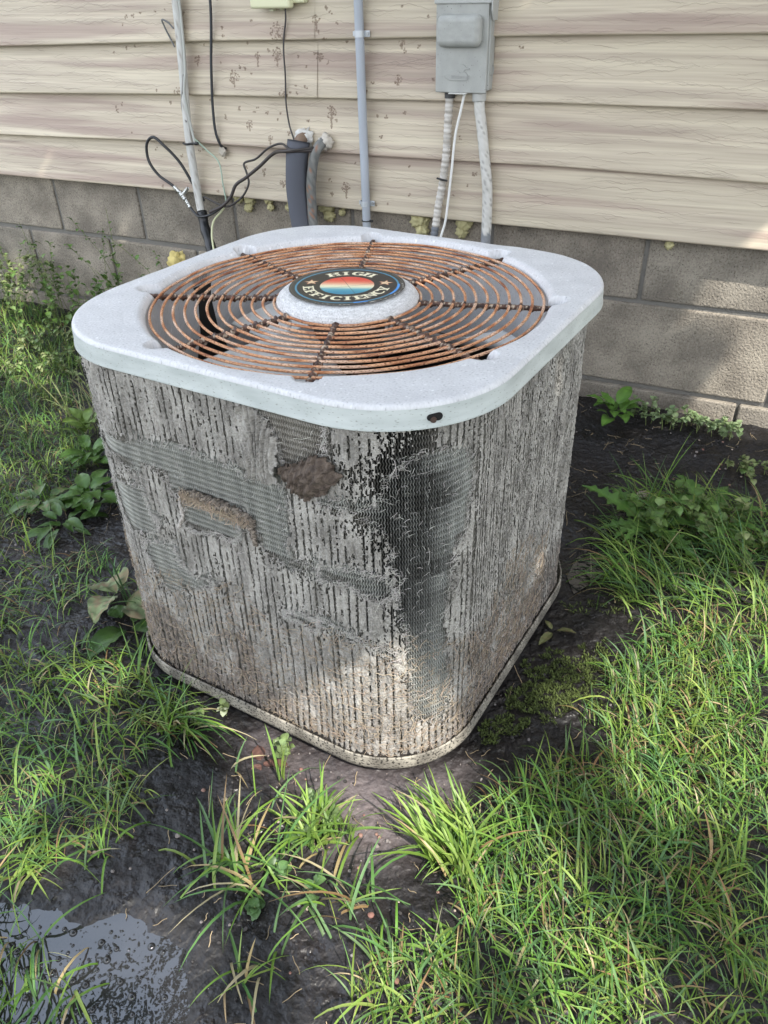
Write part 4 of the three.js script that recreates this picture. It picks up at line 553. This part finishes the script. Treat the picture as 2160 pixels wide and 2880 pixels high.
const PL3 = [[-0.575, 0.493], [-0.434, 0.398], [-0.288, 0.347], [-0.136, 0.391], [-0.082, 0.476], [-0.096, 0.543], [-0.03, 0.649], [-0.05, 0.715], [-0.09, 0.765], [-0.145, 0.821]];
const PL4 = [[-0.15, 0.85], [-0.05, 0.862], [0.076, 0.844], [0.105, 0.918], [0.06, 1.02], [-0.15, 1.0]];
const PM1 = [[0.042, 0.622], [0.115, 0.51], [0.194, 0.433], [0.308, 0.525], [0.328, 0.607], [0.21, 0.675], [0.124, 0.69]];
const PM2 = [[0.215, 0.70], [0.269, 0.641], [0.326, 0.711], [0.331, 0.798], [0.279, 0.816]];
grass(PR2, 14000, { len: [0.035, 0.105], dead: 0.17, lean: -2.2, leanK: 0.25, clump: 0.55 });
grass(PR2, 14000, { len: [0.02, 0.06], dead: 0.28, flat: 1.2, clump: 0.3 });
grass([[0.77, -0.39], [1.4, -0.5], [1.5, 1.2], [0.5, 1.2], [0.46, 0.74], [0.9, 0.45]], 6500, { len: [0.04, 0.1], dead: 0.1, clump: 0.4 });
grass(PR1, 8500, { len: [0.06, 0.15], dead: 0.08, lean: -1.7, leanK: 0.6, flat: 0.7, clump: 0.5, tone: 0.85 });
grass([[0.77, -0.37], [0.72, -0.8], [1.3, -1.0], [1.4, -0.4]], 3800, { len: [0.04, 0.09], clump: 0.8 });
grass(PL1, 9500, { len: [0.035, 0.085], dead: 0.14, clump: 0.45, tone: 0.9 });
grass(PL2, 6500, { len: [0.04, 0.10], dead: 0.2, clump: 0.75, flat: 0.6 });
grass(PL3, 9000, { len: [0.04, 0.11], dead: 0.12, clump: 0.7, flat: 0.4, lean: 1.2, leanK: 0.3 });
grass([[-0.575, 0.493], [-0.145, 0.821], [-0.25, 0.98], [-1.3, 0.9], [-0.88, 0.27]], 6500, { len: [0.04, 0.1], clump: 0.6 });
grass([[-0.25, 0.70], [-0.10, 0.66], [-0.02, 0.70], [-0.03, 0.765], [-0.12, 0.83], [-0.3, 0.86]], 9000, { len: [0.05, 0.12], dead: 0.15, clump: 0.5, flat: 0.5, wet: true });
grass(PL4, 7000, { len: [0.06, 0.13], dead: 0.12, clump: 0.4, lean: 0.6, leanK: 0.7, flat: 0.5, wet: true });
grass(PM1, 800, { len: [0.06, 0.14], dead: 0.16, clump: 0.6, flat: 0.9 });
grass(PM2, 700, { len: [0.05, 0.12], dead: 0.25, clump: 0.6, flat: 0.9 });
{
  const lawn = group('grass'), m = phys([1, 1, 1], 0.5, { transmission: 0.22, thickness: 0, specularIntensity: 0.5 }), M = new THREE.Matrix4(), q = new THREE.Quaternion(), c = new THREE.Color();
  lists.forEach((L, k) => { if (!L.length) return; const im = new THREE.InstancedMesh(bladeVariants[k], m, L.length); L.forEach(([x, y, z, ry, rx, len, w, r, g, b], i) => { q.setFromEuler(new THREE.Euler(rx, ry, 0, 'YXZ')); M.compose(V(x, y, z), q, V(w, len, len)); im.setMatrixAt(i, M); im.setColorAt(i, c.setRGB(r, g, b)); }); im.name = 'blades'; im.castShadow = im.receiveShadow = true; lawn.add(im); });
  lawn.userData = { kind: 'stuff', label: 'lush green lawn grass growing round the muddy patch', category: 'grass' }; scene.add(lawn);
  console.log('blades', lists.reduce((s, l) => s + l.length, 0));
}
// single tufts standing in the mud
function tuft(x, z, n, len, label, o = {}) {
  const g = [], t = mulberry(Math.round((x + 3) * 1000) + Math.round((z + 3) * 777)); const { spread = 0.9, dir = null, dirK = 0.6, wid = 0.0042, rad = 0.02, cols = GREENS, deadK = 0.1 } = o;
  for (let i = 0; i < n; i++) { const L = mix(len[0], len[1], t()), b = bladeGeo(L, wid * (0.7 + 0.6 * t()), 0.2 + 1.6 * t() * spread, i % 40), cnt = b.attributes.position.count, dead = t() < deadK, base = dead ? DEAD[(t() * 3) | 0] : cols[(t() * cols.length) | 0], k = 0.8 + 0.5 * t(), C = []; for (let j = 0; j < cnt; j++) C.push(base[0] * k, base[1] * k, base[2] * k); b.setAttribute('color', new THREE.Float32BufferAttribute(C, 3));
    const a = t() * TW, r = rad * Math.sqrt(t()), px = x + Math.cos(a) * r, pz = z + Math.sin(a) * r; let ry = t() * TW; if (dir !== null && t() < dirK) ry = dir + (t() - 0.5) * 1.0; g.push(xf(b, px, gnd(px, pz) - 0.004, pz, ry, 1, spread * 0.55 * t())); }
  return place(mesh('grass_tuft', mergeGeometries(g), plantMat), label, 'grass tuft', 'tufts of grass standing in the mud');
}
const BR = [[0.15, 0.25, 0.04], [0.2, 0.29, 0.06], [0.13, 0.22, 0.05]];
tuft(0.242, 0.517, 60, [0.06, 0.13], 'bright tuft of grass with clover leaves below the near corner', { spread: 0.7, cols: BR, rad: 0.03, wid: 0.005 });
tuft(0.275, 0.50, 9, [0.12, 0.17], 'few tall leaning blades in front of the near corner', { spread: 0.35, dir: 1.0, dirK: 0.9, cols: BR });
tuft(0.445, 0.44, 90, [0.07, 0.14], 'dense sunlit tuft at the left edge of the right lawn', { spread: 0.8, dir: -1.9, dirK: 0.6, cols: BR, rad: 0.045, wid: 0.0054 });
tuft(0.425, 0.39, 4, [0.11, 0.13], 'pair of tall blades casting long shadows on the grit', { spread: 0.15, cols: BR, rad: 0.008, deadK: 0 });
tuft(0.128, 0.465, 4, [0.10, 0.13], 'two upright blades in front of the base pan', { spread: 0.12, cols: BR, rad: 0.008, deadK: 0 });
tuft(0.04, 0.49, 3, [0.07, 0.10], 'few curved blades on the wet mud left of the near corner', { spread: 0.6, rad: 0.01, deadK: 0.3 });
tuft(-0.12, 0.46, 46, [0.08, 0.15], 'splayed tuft at the left lawn edge reaching toward the pan', { spread: 0.95, dir: 1.4, dirK: 0.6, rad: 0.04 });
tuft(0.2, 0.62, 30, [0.09, 0.17], 'sprawling tuft of long flat blades in the middle mud', { spread: 1.3, rad: 0.05, deadK: 0.15 });
tuft(0.15, 0.645, 18, [0.1, 0.16], 'sprawling tuft of long flat blades beside the puddle edge', { spread: 1.2, dir: -2.6, dirK: 0.5, rad: 0.03, deadK: 0.15 });
tuft(0.34, 0.6, 26, [0.07, 0.14], 'loose tuft between the middle mud and the right lawn', { spread: 1.2, rad: 0.05, deadK: 0.25 });
tuft(0.27, 0.74, 12, [0.05, 0.1], 'small half dead tuft at the puddle end near the bottom edge', { spread: 1.1, rad: 0.03, deadK: 0.4 });
tuft(-0.40, 0.235, 24, [0.06, 0.11], 'dark tuft close to the left corner of the unit', { spread: 0.8, rad: 0.05 });
tuft(-0.43, 0.27, 3, [0.17, 0.21], 'tall blue green blade leaning beside the wilted leaves', { spread: 0.12, dir: -1.4, dirK: 1, cols: [[0.07, 0.14, 0.06]], rad: 0.006, deadK: 0 });
tuft(0.50, -0.36, 40, [0.08, 0.16], 'long combed grass lying toward the small brown puddle', { spread: 1.3, dir: -1.5, dirK: 0.8, rad: 0.06 });
tuft(0.46, -0.62, 5, [0.18, 0.24], 'two tall blades rising from the weeds right of the unit', { spread: 0.25, dir: 2.2, dirK: 1, rad: 0.02, deadK: 0 });
tuft(-1.15, -0.28, 26, [0.14, 0.24], 'pale arching seed grass behind the left side of the unit', { spread: 1.0, dir: -1.9, dirK: 0.8, wid: 0.0028, cols: [[0.2, 0.24, 0.09], [0.24, 0.25, 0.12]], rad: 0.06 });
tuft(-1.42, -0.80, 8, [0.22, 0.36], 'long arching blades at the wall behind the back left corner', { spread: 0.6, dir: 1.2, dirK: 0.7, wid: 0.012, rad: 0.05, deadK: 0 });

// broad leaved weeds: a rosette of leaves, each leaf a part
function rosette(name, x, z, n, o, label, category, grp) {
  const p = group(name), t = mulberry(Math.round((x + 5) * 911 + (z + 5) * 353)), kinds = [];
  for (let k = 0; k < 3; k++) kinds.push(leafGeo({ ...o, len: 1 * o.len * (0.85 + 0.2 * k), seed: k + x * 7 }));
  for (let i = 0; i < n; i++) { const a = (i / n) * TW + (t() - 0.5) * 0.7, r = (o.rad || 0.012) * t(), g = kinds[(t() * 3) | 0]; const m = mesh('leaf', g, o.dull ? dullLeaf : plantMat, p); m.position.set(x + Math.sin(a) * r, gnd(x, z) + (o.h || 0.004) * (0.3 + t()), z + Math.cos(a) * r); m.rotation.set((t() - 0.5) * 0.5 + (o.pitch || 0), a, (t() - 0.5) * 0.5, 'YXZ'); m.scale.setScalar(0.7 + 0.55 * t()); }
  return place(p, label, category, grp);
}
const WEED = 'broad leaved weeds in the lawn';
rosette('broadleaf_weed', -0.99, -0.14, 24, { len: 0.05, wid: 0.03, lift: 0.5, curl: 0.9, col: [0.06, 0.13, 0.022], rad: 0.05, h: 0.04 }, 'broad leaved weed against the lawn edge, farthest left of the unit', 'weed', WEED);
rosette('broadleaf_weed', -0.82, 0.02, 26, { len: 0.052, wid: 0.032, lift: 0.45, curl: 0.9, col: [0.055, 0.12, 0.02], rad: 0.05, h: 0.04 }, 'leafy green weed at the left edge of the unit, mid height of the fins', 'weed', WEED);
rosette('broadleaf_weed', -0.80, 0.13, 16, { len: 0.055, wid: 0.024, lift: 0.3, curl: 0.9, col: [0.05, 0.105, 0.022], rad: 0.05, h: 0.03 }, 'trampled dark weed on the wet mud left of the unit', 'weed', WEED);
rosette('broadleaf_weed', -0.92, 0.10, 16, { len: 0.055, wid: 0.026, lift: 0.35, curl: 1.0, col: [0.065, 0.125, 0.03], rad: 0.05, h: 0.03, dead: 0.2 }, 'trampled weed farther into the left lawn', 'weed', WEED);
rosette('broadleaf_weed', -1.12, -0.24, 14, { len: 0.05, wid: 0.032, lift: 0.9, curl: 1.0, col: [0.12, 0.19, 0.04], rad: 0.03, h: 0.05 }, 'pale green leafy weed under the left end of the top cover', 'weed', WEED);
rosette('broadleaf_weed', 0.235, -1.02, 18, { len: 0.05, wid: 0.032, lift: 0.8, curl: 1.1, col: [0.09, 0.19, 0.03], rad: 0.04, h: 0.05 }, 'glossy leafy weed at the wall behind the right side of the unit', 'weed', WEED);
rosette('dandelion', 0.47, -0.56, 10, { len: 0.11, wid: 0.03, lift: 0.45, curl: 0.7, tooth: 1.2, nv: 18, col: [0.075, 0.16, 0.03], rad: 0.03, h: 0.02 }, 'toothed dandelion leaves right of the small brown puddle', 'weed', WEED);
rosette('dandelion', 0.60, -0.66, 11, { len: 0.1, wid: 0.034, lift: 0.5, curl: 0.9, tooth: 0.7, nv: 16, col: [0.08, 0.17, 0.035], rad: 0.06, h: 0.03 }, 'dandelion leaves among the long grass at the right edge', 'weed', WEED);
rosette('wilted_leaf', -0.43, 0.285, 3, { len: 0.095, wid: 0.08, lift: 0.4, curl: 1.4, nu: 8, nv: 12, fold: 0.35, col: [0.15, 0.19, 0.09], vary: 0.7, rad: 0.02, h: 0.06, dead: 0.38, dull: true }, 'large wilted grey green leaves draped left of the unit', 'leaf');
rosette('wilted_leaf', -0.39, 0.31, 4, { len: 0.075, wid: 0.05, lift: 0.4, curl: 0.9, nu: 6, nv: 10, col: [0.05, 0.10, 0.025], rad: 0.03, h: 0.02 }, 'dark green leaves tucked against the base pan on the left', 'leaf');
rosette('wilted_leaf', 0.075, 0.455, 3, { len: 0.04, wid: 0.024, lift: 0.15, curl: 0.5, col: [0.09, 0.045, 0.035], vary: 0.5, rad: 0.012, h: 0.004, dull: true }, 'reddish brown dead leaf on the mud below the base pan', 'leaf');
rosette('wilted_leaf', 0.395, -0.12, 3, { len: 0.04, wid: 0.015, lift: 0.4, curl: 0.6, col: [0.14, 0.15, 0.06], rad: 0.01, h: 0.006, dead: 0.2 }, 'small yellowing seedling leaves beside the right edge of the pan', 'leaf');

// small leaved weeds and clover: stems with many little leaves
function bush(name, x, z, rad, h, n, ls, col, label, category, grp, o = {}) {
  const p = group(name), t = mulberry(Math.round((x + 5) * 577 + (z + 5) * 131)), leaves = [], stems = [], g0 = leafGeo({ len: ls, wid: ls * (o.wide || 0.75), lift: 0.5, curl: 0.9, nu: 2, nv: 4, col: [1, 1, 1], vary: 0.15 });
  const ns = Math.max(3, Math.round(n / 9));
  for (let s = 0; s < ns; s++) { const a = t() * TW, r = rad * Math.sqrt(t()), bx = x + Math.cos(a) * r * (o.sx || 1), bz = Math.max(z + Math.sin(a) * r * (o.sz || 1), wallZ(x) + 0.015), hh = h * (0.35 + 0.65 * t()), lx = (t() - 0.5) * hh * 0.9, lz = (t() - 0.5) * hh * 0.6, by = gnd(bx, bz), top = V(bx + lx, by + hh, Math.max(bz + lz, wallZ(bx + lx) + 0.012)), mid = V(bx + lx * 0.3, by + hh * 0.6, bz + lz * 0.3);
    stems.push(tube([V(bx, by - 0.004, bz), mid, top], 0.0009, 6, 4)); const cv = new THREE.CatmullRomCurve3([V(bx, by, bz), mid, top]);
    for (let i = 0; i < 9; i++) { const q = cv.getPointAt(clamp(0.15 + 0.85 * Math.sqrt(t()))), l = g0.clone(), c = col[(t() * col.length) | 0], k = 0.7 + 0.6 * t(), A = l.attributes.color.array; for (let j = 0; j < A.length; j += 3) { A[j] *= c[0] * k; A[j + 1] *= c[1] * k; A[j + 2] *= c[2] * k; } leaves.push(xf(l, q.x, q.y, Math.max(q.z, wallZ(q.x) + 0.008), t() * TW, 0.6 + 0.8 * t(), (t() - 0.5) * 1.4)); } }
  const f = mesh('foliage', mergeGeometries(leaves), plantMat, p), st = mesh('stems', mergeGeometries(stems), stemMat, p); st.userData.kind = f.userData.kind = 'stuff';
  return place(p, label, category, grp);
}
const PALE = [[0.16, 0.2, 0.08], [0.2, 0.23, 0.1], [0.1, 0.16, 0.045]], MID = [[0.07, 0.13, 0.03], [0.09, 0.16, 0.035], [0.12, 0.18, 0.06]];
const WB = 'small leaved weeds along the wall';
const zW = (x, d) => wallZ(x) + d;
bush('weed_clump', -2.28, zW(-2.28, 0.12), 0.16, 0.26, 230, 0.022, PALE, 'pale sunlit weed clump in the far left corner by the wall', 'weed', WB);
bush('weed_clump', -2.03, zW(-2.03, 0.08), 0.12, 0.34, 200, 0.02, [...PALE, ...MID], 'tall weed climbing the foundation at the far left', 'weed', WB);
bush('weed_clump', -1.83, zW(-1.83, 0.14), 0.17, 0.22, 260, 0.022, MID, 'dark green bushy weed against the foundation at left', 'weed', WB);
bush('weed_clump', -1.58, zW(-1.58, 0.12), 0.14, 0.22, 190, 0.022, MID, 'bushy weed at the wall just left of the top cover', 'weed', WB);
bush('weed_clump', -1.66, zW(-1.66, 0.04), 0.06, 0.44, 60, 0.018, MID, 'thin tall weed stem reaching up the concrete blocks', 'weed', WB);
bush('weed_clump', -1.38, zW(-1.38, 0.05), 0.07, 0.40, 60, 0.018, MID, 'spindly weed behind the back left corner of the unit', 'weed', WB);
bush('weed_clump', -1.80, zW(-1.80, 0.4), 0.2, 0.10, 220, 0.018, PALE, 'low pale weeds on the bare soil at the far left', 'weed', WB);
bush('weed_clump', -1.48, zW(-1.48, 0.46), 0.14, 0.09, 130, 0.016, PALE, 'low pale weeds just left of the back left corner', 'weed', WB);
bush('clover_patch', 0.36, zW(0.36, 0.07), 0.1, 0.06, 170, 0.014, [[0.14, 0.2, 0.09], [0.2, 0.26, 0.13]], 'low clover at the foot of the wall, nearer the unit', 'clover', WB, { sz: 0.4, wide: 1.0 });
bush('clover_patch', 0.50, zW(0.50, 0.07), 0.09, 0.06, 150, 0.014, [[0.14, 0.2, 0.09], [0.2, 0.26, 0.13]], 'low clover at the foot of the wall, nearer the right edge', 'clover', WB, { sz: 0.4, wide: 1.0 });
bush('clover_patch', 0.62, zW(0.62, 0.24), 0.06, 0.05, 60, 0.014, PALE, 'small seedlings on bare soil at the right edge', 'clover', WB, { wide: 1.0 });
bush('clover_patch', 0.52, -0.60, 0.10, 0.09, 140, 0.02, MID, 'leafy clover among the dandelions right of the unit', 'clover', WB, { wide: 1.0 });
bush('clover_patch', 0.66, -0.60, 0.1, 0.09, 140, 0.02, [...MID, ...PALE], 'pale leafy clover at the right edge of the frame', 'clover', WB, { wide: 1.0 });
bush('clover_patch', 0.22, 0.50, 0.05, 0.04, 60, 0.014, [[0.13, 0.19, 0.08]], 'clover leaves at the foot of the bright tuft', 'clover', null, { wide: 1.0 });
bush('clover_patch', 0.23, 0.605, 0.07, 0.025, 60, 0.014, [[0.07, 0.13, 0.045]], 'flat dark clover on the mud between the sprawling tufts', 'clover', null, { wide: 1.0 });
bush('clover_patch', 0.10, 0.43, 0.03, 0.045, 36, 0.013, [[0.13, 0.18, 0.07]], 'small clover sprig beside the front of the base pan', 'clover', null, { wide: 1.0 });
bush('clover_patch', -0.08, 0.41, 0.035, 0.035, 36, 0.011, [[0.3, 0.33, 0.22], [0.14, 0.18, 0.07]], 'whitish clover sprig on the mud near the left lawn', 'clover', null, { wide: 1.0 });

// moss on the shaded soil at the right of the unit
{
  const t = mulberry(55), n = 5500, g = leafGeo({ len: 0.007, wid: 0.0026, lift: 1.1, curl: 0.6, nu: 1, nv: 2, col: [1, 1, 1], vary: 0 }), im = new THREE.InstancedMesh(g, std([1, 1, 1], 0.85, { vertexColors: true }), n), M = new THREE.Matrix4(), q = new THREE.Quaternion(), c = new THREE.Color(); let i = 0;
  while (i < n) { const P = t() < 0.8 ? MOSS : MOSS2, x = mix(0.36, 0.58, t()), z = mix(-0.30, 0.25, t()); if (polySD(P, x, z) + 0.06 * fbm(x * 14, z * 14, 2) - 0.012 < 0 || n2(x * 30, z * 30) > 0.1 + 0.4 * t() || inUnit(x, z, 0.003)) continue; q.setFromEuler(new THREE.Euler((t() - 0.5) * 0.9, t() * TW, 0, 'YXZ')); const s = 0.5 + 0.9 * t(); M.compose(V(x, gnd(x, z) - 0.0005, z), q, V(s, s, s)); im.setMatrixAt(i, M); const k = 0.5 + 0.9 * t(); im.setColorAt(i, c.setRGB(0.055 * k, 0.075 * k, 0.014 * k)); i++; }
  im.name = 'moss'; im.userData = { kind: 'stuff', label: 'dark green moss carpet on the soil right of the unit', category: 'moss' }; im.castShadow = im.receiveShadow = true; scene.add(im);
}
// bits of dead grass and twig lying on the mud
{
  const t = mulberry(66), n = 900, g = tube([V(-0.5, 0, 0), V(-0.15, 0.01, 0.014), V(0.2, 0.0, -0.008), V(0.5, 0.02, 0.02)], 0.011, 8, 4), im = new THREE.InstancedMesh(g, std([1, 1, 1], 0.9), n), M = new THREE.Matrix4(), q = new THREE.Quaternion(), c = new THREE.Color();
  for (let i = 0; i < n;) { const x = mix(-1.2, 0.95, t()), z = mix(-1.15, 0.95, t()); if (inUnit(x, z, 0.01) || z < wallZ(x) + 0.03 || polySD(PUD, x, z) > -0.01) continue; q.setFromEuler(new THREE.Euler(0, t() * TW, (t() - 0.5) * 0.2, 'YXZ')); const s = 0.012 + 0.05 * t() ** 2; M.compose(V(x, gnd(x, z) + 0.0025, z), q, V(s, 0.05, 0.06)); im.setMatrixAt(i, M); const k = 0.5 + 0.9 * t(); im.setColorAt(i, c.setRGB(0.3 * k, 0.23 * k, 0.14 * k)); i++; }
  im.name = 'dead_grass_litter'; im.userData = { kind: 'stuff', label: 'scattered bits of dead grass lying on the soil', category: 'litter' }; im.castShadow = im.receiveShadow = true; scene.add(im);
}
// crumbs of soil
{
  const t = mulberry(67), n = 9000, g = new THREE.IcosahedronGeometry(1, 0), im = new THREE.InstancedMesh(g, std([1, 1, 1], 0.75), n), M = new THREE.Matrix4(), q = new THREE.Quaternion(), c = new THREE.Color();
  for (let i = 0; i < n;) { const x = mix(-0.9, 0.75, t()), z = mix(-1.1, 0.95, t()); if (inUnit(x, z, 0.004) || z < wallZ(x) + 0.03 || polySD(PUD, x, z) > -0.02 || n2(x * 11, z * 11) < -0.1 - 0.5 * t()) continue; q.setFromEuler(new THREE.Euler(t() * 6, t() * 6, t() * 6)); const r = 0.0008 + 0.0032 * t() ** 3; M.compose(V(x, gndFine(x, z) + r * 0.3, z), q, V(r * (0.8 + 0.5 * t()), r * 0.8, r)); im.setMatrixAt(i, M); const k = t() < (polySD(DRY_LIT, x, z) > -0.03 ? 0.3 : 0.06) ? 7 : 0.7 + 0.8 * t(); im.setColorAt(i, c.setRGB(0.026 * k, 0.023 * k, 0.022 * k)); i++; }
  im.name = 'soil_crumbs'; im.userData = { kind: 'stuff', label: 'fine crumbs of dark soil and grit on the mud', category: 'soil' }; im.castShadow = im.receiveShadow = true; scene.add(im);
}
// pebbles
{
  const t = mulberry(88), stones = [0, 1, 2].map((k) => { const g = new THREE.IcosahedronGeometry(1, 2), p = g.attributes.position; for (let i = 0; i < p.count; i++) { const v = V(p.getX(i), p.getY(i), p.getZ(i)), d = 1 + 0.22 * n3(v.x * 1.3 + k * 7, v.y * 1.3, v.z * 1.3); p.setXYZ(i, v.x * d, v.y * d * 0.7, v.z * d); } const q = mergeVertices(g.deleteAttribute('uv').deleteAttribute('normal')); q.computeVertexNormals(); return q; });
  const cm = [[0.2, 0.10, 0.08], [0.32, 0.26, 0.21], [0.18, 0.155, 0.14], [0.24, 0.14, 0.11]].map((c) => std(c, 0.85));
  const put = (x, z, r, k, label, grp) => { const o = mesh('pebble', stones[k % 3], cm[k % 4]); o.name = numbered('pebble'); o.position.set(x, gnd(x, z) + r * 0.35, z); o.rotation.y = t() * 6; o.scale.setScalar(r); o.userData = { label, category: 'pebble' }; if (grp) o.userData.group = grp; scene.add(o); };
  put(0.42, -0.70, 0.018, 1, 'pale rounded stone behind the right side of the unit');
  for (let i = 0; i < 60;) { const x = mix(-0.05, 0.55, t()), z = mix(0.25, 0.72, t()); if (inUnit(x, z, 0.02) || polySD(PUD, x, z) > -0.02) continue; put(x, z, 0.0018 + 0.003 * t() ** 2, i, 'tiny reddish or tan pebble on the mud before the unit', 'tiny pebbles on the mud'); i++; }
  for (let i = 0; i < 24;) { const x = mix(0.4, 0.75, t()), z = mix(-1.05, -0.7, t()); put(x, z, 0.0025 + 0.004 * t() ** 2, i, 'tiny pebble or chip on the bare soil near the wall', 'tiny chips near the wall'); i++; }
}
// bubbles floating on the near puddle
{
  const t = mulberry(101), n = 260, g = new THREE.SphereGeometry(1, 14, 7, 0, TW, 0, Math.PI / 2), im = new THREE.InstancedMesh(g, phys([0.012, 0.012, 0.013], 0.06, { ior: 1.6 }), n), M = new THREE.Matrix4(), q = new THREE.Quaternion();
  for (let i = 0; i < n;) { const x = mix(-0.05, 0.26, t()), z = mix(0.72, 0.98, t()); if (polySD(PUD, x, z) < 0.0) continue; const r = 0.0012 + 0.0052 * t() ** 3; M.compose(V(x, -0.0106, z), q, V(r, r * 0.75, r)); im.setMatrixAt(i, M); i++; }
  im.name = 'bubbles'; im.userData = { kind: 'stuff', label: 'small dark bubbles floating on the muddy puddle', category: 'bubbles' }; scene.add(im);
}
// ---------------------------------------------------------------- the tree at the right, outside the frame, its crown cut to let sun through on chosen spots
{
  const tree = group('shade_tree'), t = mulberry(2024), bark = std([0.09, 0.07, 0.055], 0.9);
  const base = V(3.6, 0, 1.9), fork = V(3.4, 2.6, 1.8);
  mesh('trunk', tube([V(3.6, -0.1, 1.9), V(3.56, 0.8, 1.86), V(3.45, 1.8, 1.84), fork, V(3.1, 4.2, 1.6)], (k) => 0.17 * (1 - 0.6 * k), 30, 12), bark, tree);
  const leaf = leafGeo({ len: 0.12, wid: 0.085, lift: 0.1, curl: 0.4, nu: 2, nv: 4, col: [0.055, 0.11, 0.02], vary: 0.2 }).translate(0, 0, -0.06), pos = [];
  const WINDOWS = [[[0.09, 0.31], [0.3, 0.29], [0.42, 0.33], [0.42, 0.5], [0.3, 0.56], [0.14, 0.5], [0.06, 0.42]], [[0.17, -1.42], [0.22, -1.42], [0.22, -1.34], [0.17, -1.34]], [[0.42, -1.4], [0.7, -1.4], [0.7, -1.18], [0.42, -1.18]]];
  const lit = (x, z) => {
    let k = 0.015;
    for (const P of WINDOWS) k = Math.max(k, sm(-0.12, -0.09, polySD(P, x, z)));
    k = Math.max(k, sm(-0.12, -0.09, polySD(DRY_LIT, x, z)), sm(-0.13, -0.09, polySD(PR2, x, z)) * sm(-0.85, -0.6, n2(x * 3 + 1, z * 3)), sm(0.1, 0.3, x - 0.75) * 0.8, sm(0.55, 0.7, z) * sm(-0.3, 0.2, n2(x * 4, z * 4 + 7)) * 0.9);
    k = Math.max(k, sm(-0.08, -0.02, polySD(PL3, x, z)) * sm(-0.2, 0.1, n2(x * 3.5 + 8, z * 3.5)) * 0.9, sm(-2.05, -2.25, x) * sm(-0.1, 0.25, n2(x * 3, z * 3 + 2)) * sm(-1.2, -1.05, z));
    k = Math.max(k, sm(0.0, 0.08, polySD(PL1, x, z)) * sm(-0.15, 0.15, n2(x * 2.6 + 5, z * 2.6)) * 0.9);
    return k;
  };
  const tips = [];
  for (let i = 0; i < 27000; i++) { const x = mix(-3.3, 2.2, t()), z = mix(-3.0, 1.6, t()), d = mix(3.4, 5.0, t()); const p = V(x, 0, z).addScaledVector(SUN, d); if (p.z < wallZ(p.x) + 0.5) continue; if (t() < lit(x, z)) continue; if (lit(x, z) > 0.6) continue; pos.push(p); if (t() < 0.005) tips.push(p); }
  const im = new THREE.InstancedMesh(leaf, phys([1, 1, 1], 0.6, { vertexColors: true, transmission: 0.2, thickness: 0 }), pos.length), M = new THREE.Matrix4(), q = new THREE.Quaternion();
  pos.forEach((p, i) => { q.setFromEuler(new THREE.Euler((t() - 0.5) * 1.6, t() * TW, (t() - 0.5) * 1.6)); const s = 0.7 + 0.6 * t(); M.compose(p, q, V(s, s, s)); im.setMatrixAt(i, M); });
  im.name = 'crown'; im.userData.kind = 'stuff'; im.castShadow = im.receiveShadow = true; tree.add(im);
  for (const p of tips) { const P = [fork.clone().lerp(V(3.1, 4.2, 1.6), t() * 0.8), fork.clone().lerp(p, 0.45).add(V(0, 0.35, 0)), p], cv = new THREE.CatmullRomCurve3(P); if (cv.getPoints(30).some((q) => { const k = q.y / SUN.y, x = q.x - SUN.x * k, z = q.z - SUN.z * k; return lit(x, z) > 0.5 && z < 1 && x < 0.75; })) continue; mesh('limb', tube(P, (k) => 0.03 * (1 - 0.8 * k) + 0.003, 14, 6), bark, tree); }
  tree.userData = { label: 'leafy tree outside the frame at right whose crown shades the yard', category: 'tree' }; tree.name = 'shade_tree'; scene.add(tree);
}
renderer.render(scene, camera);
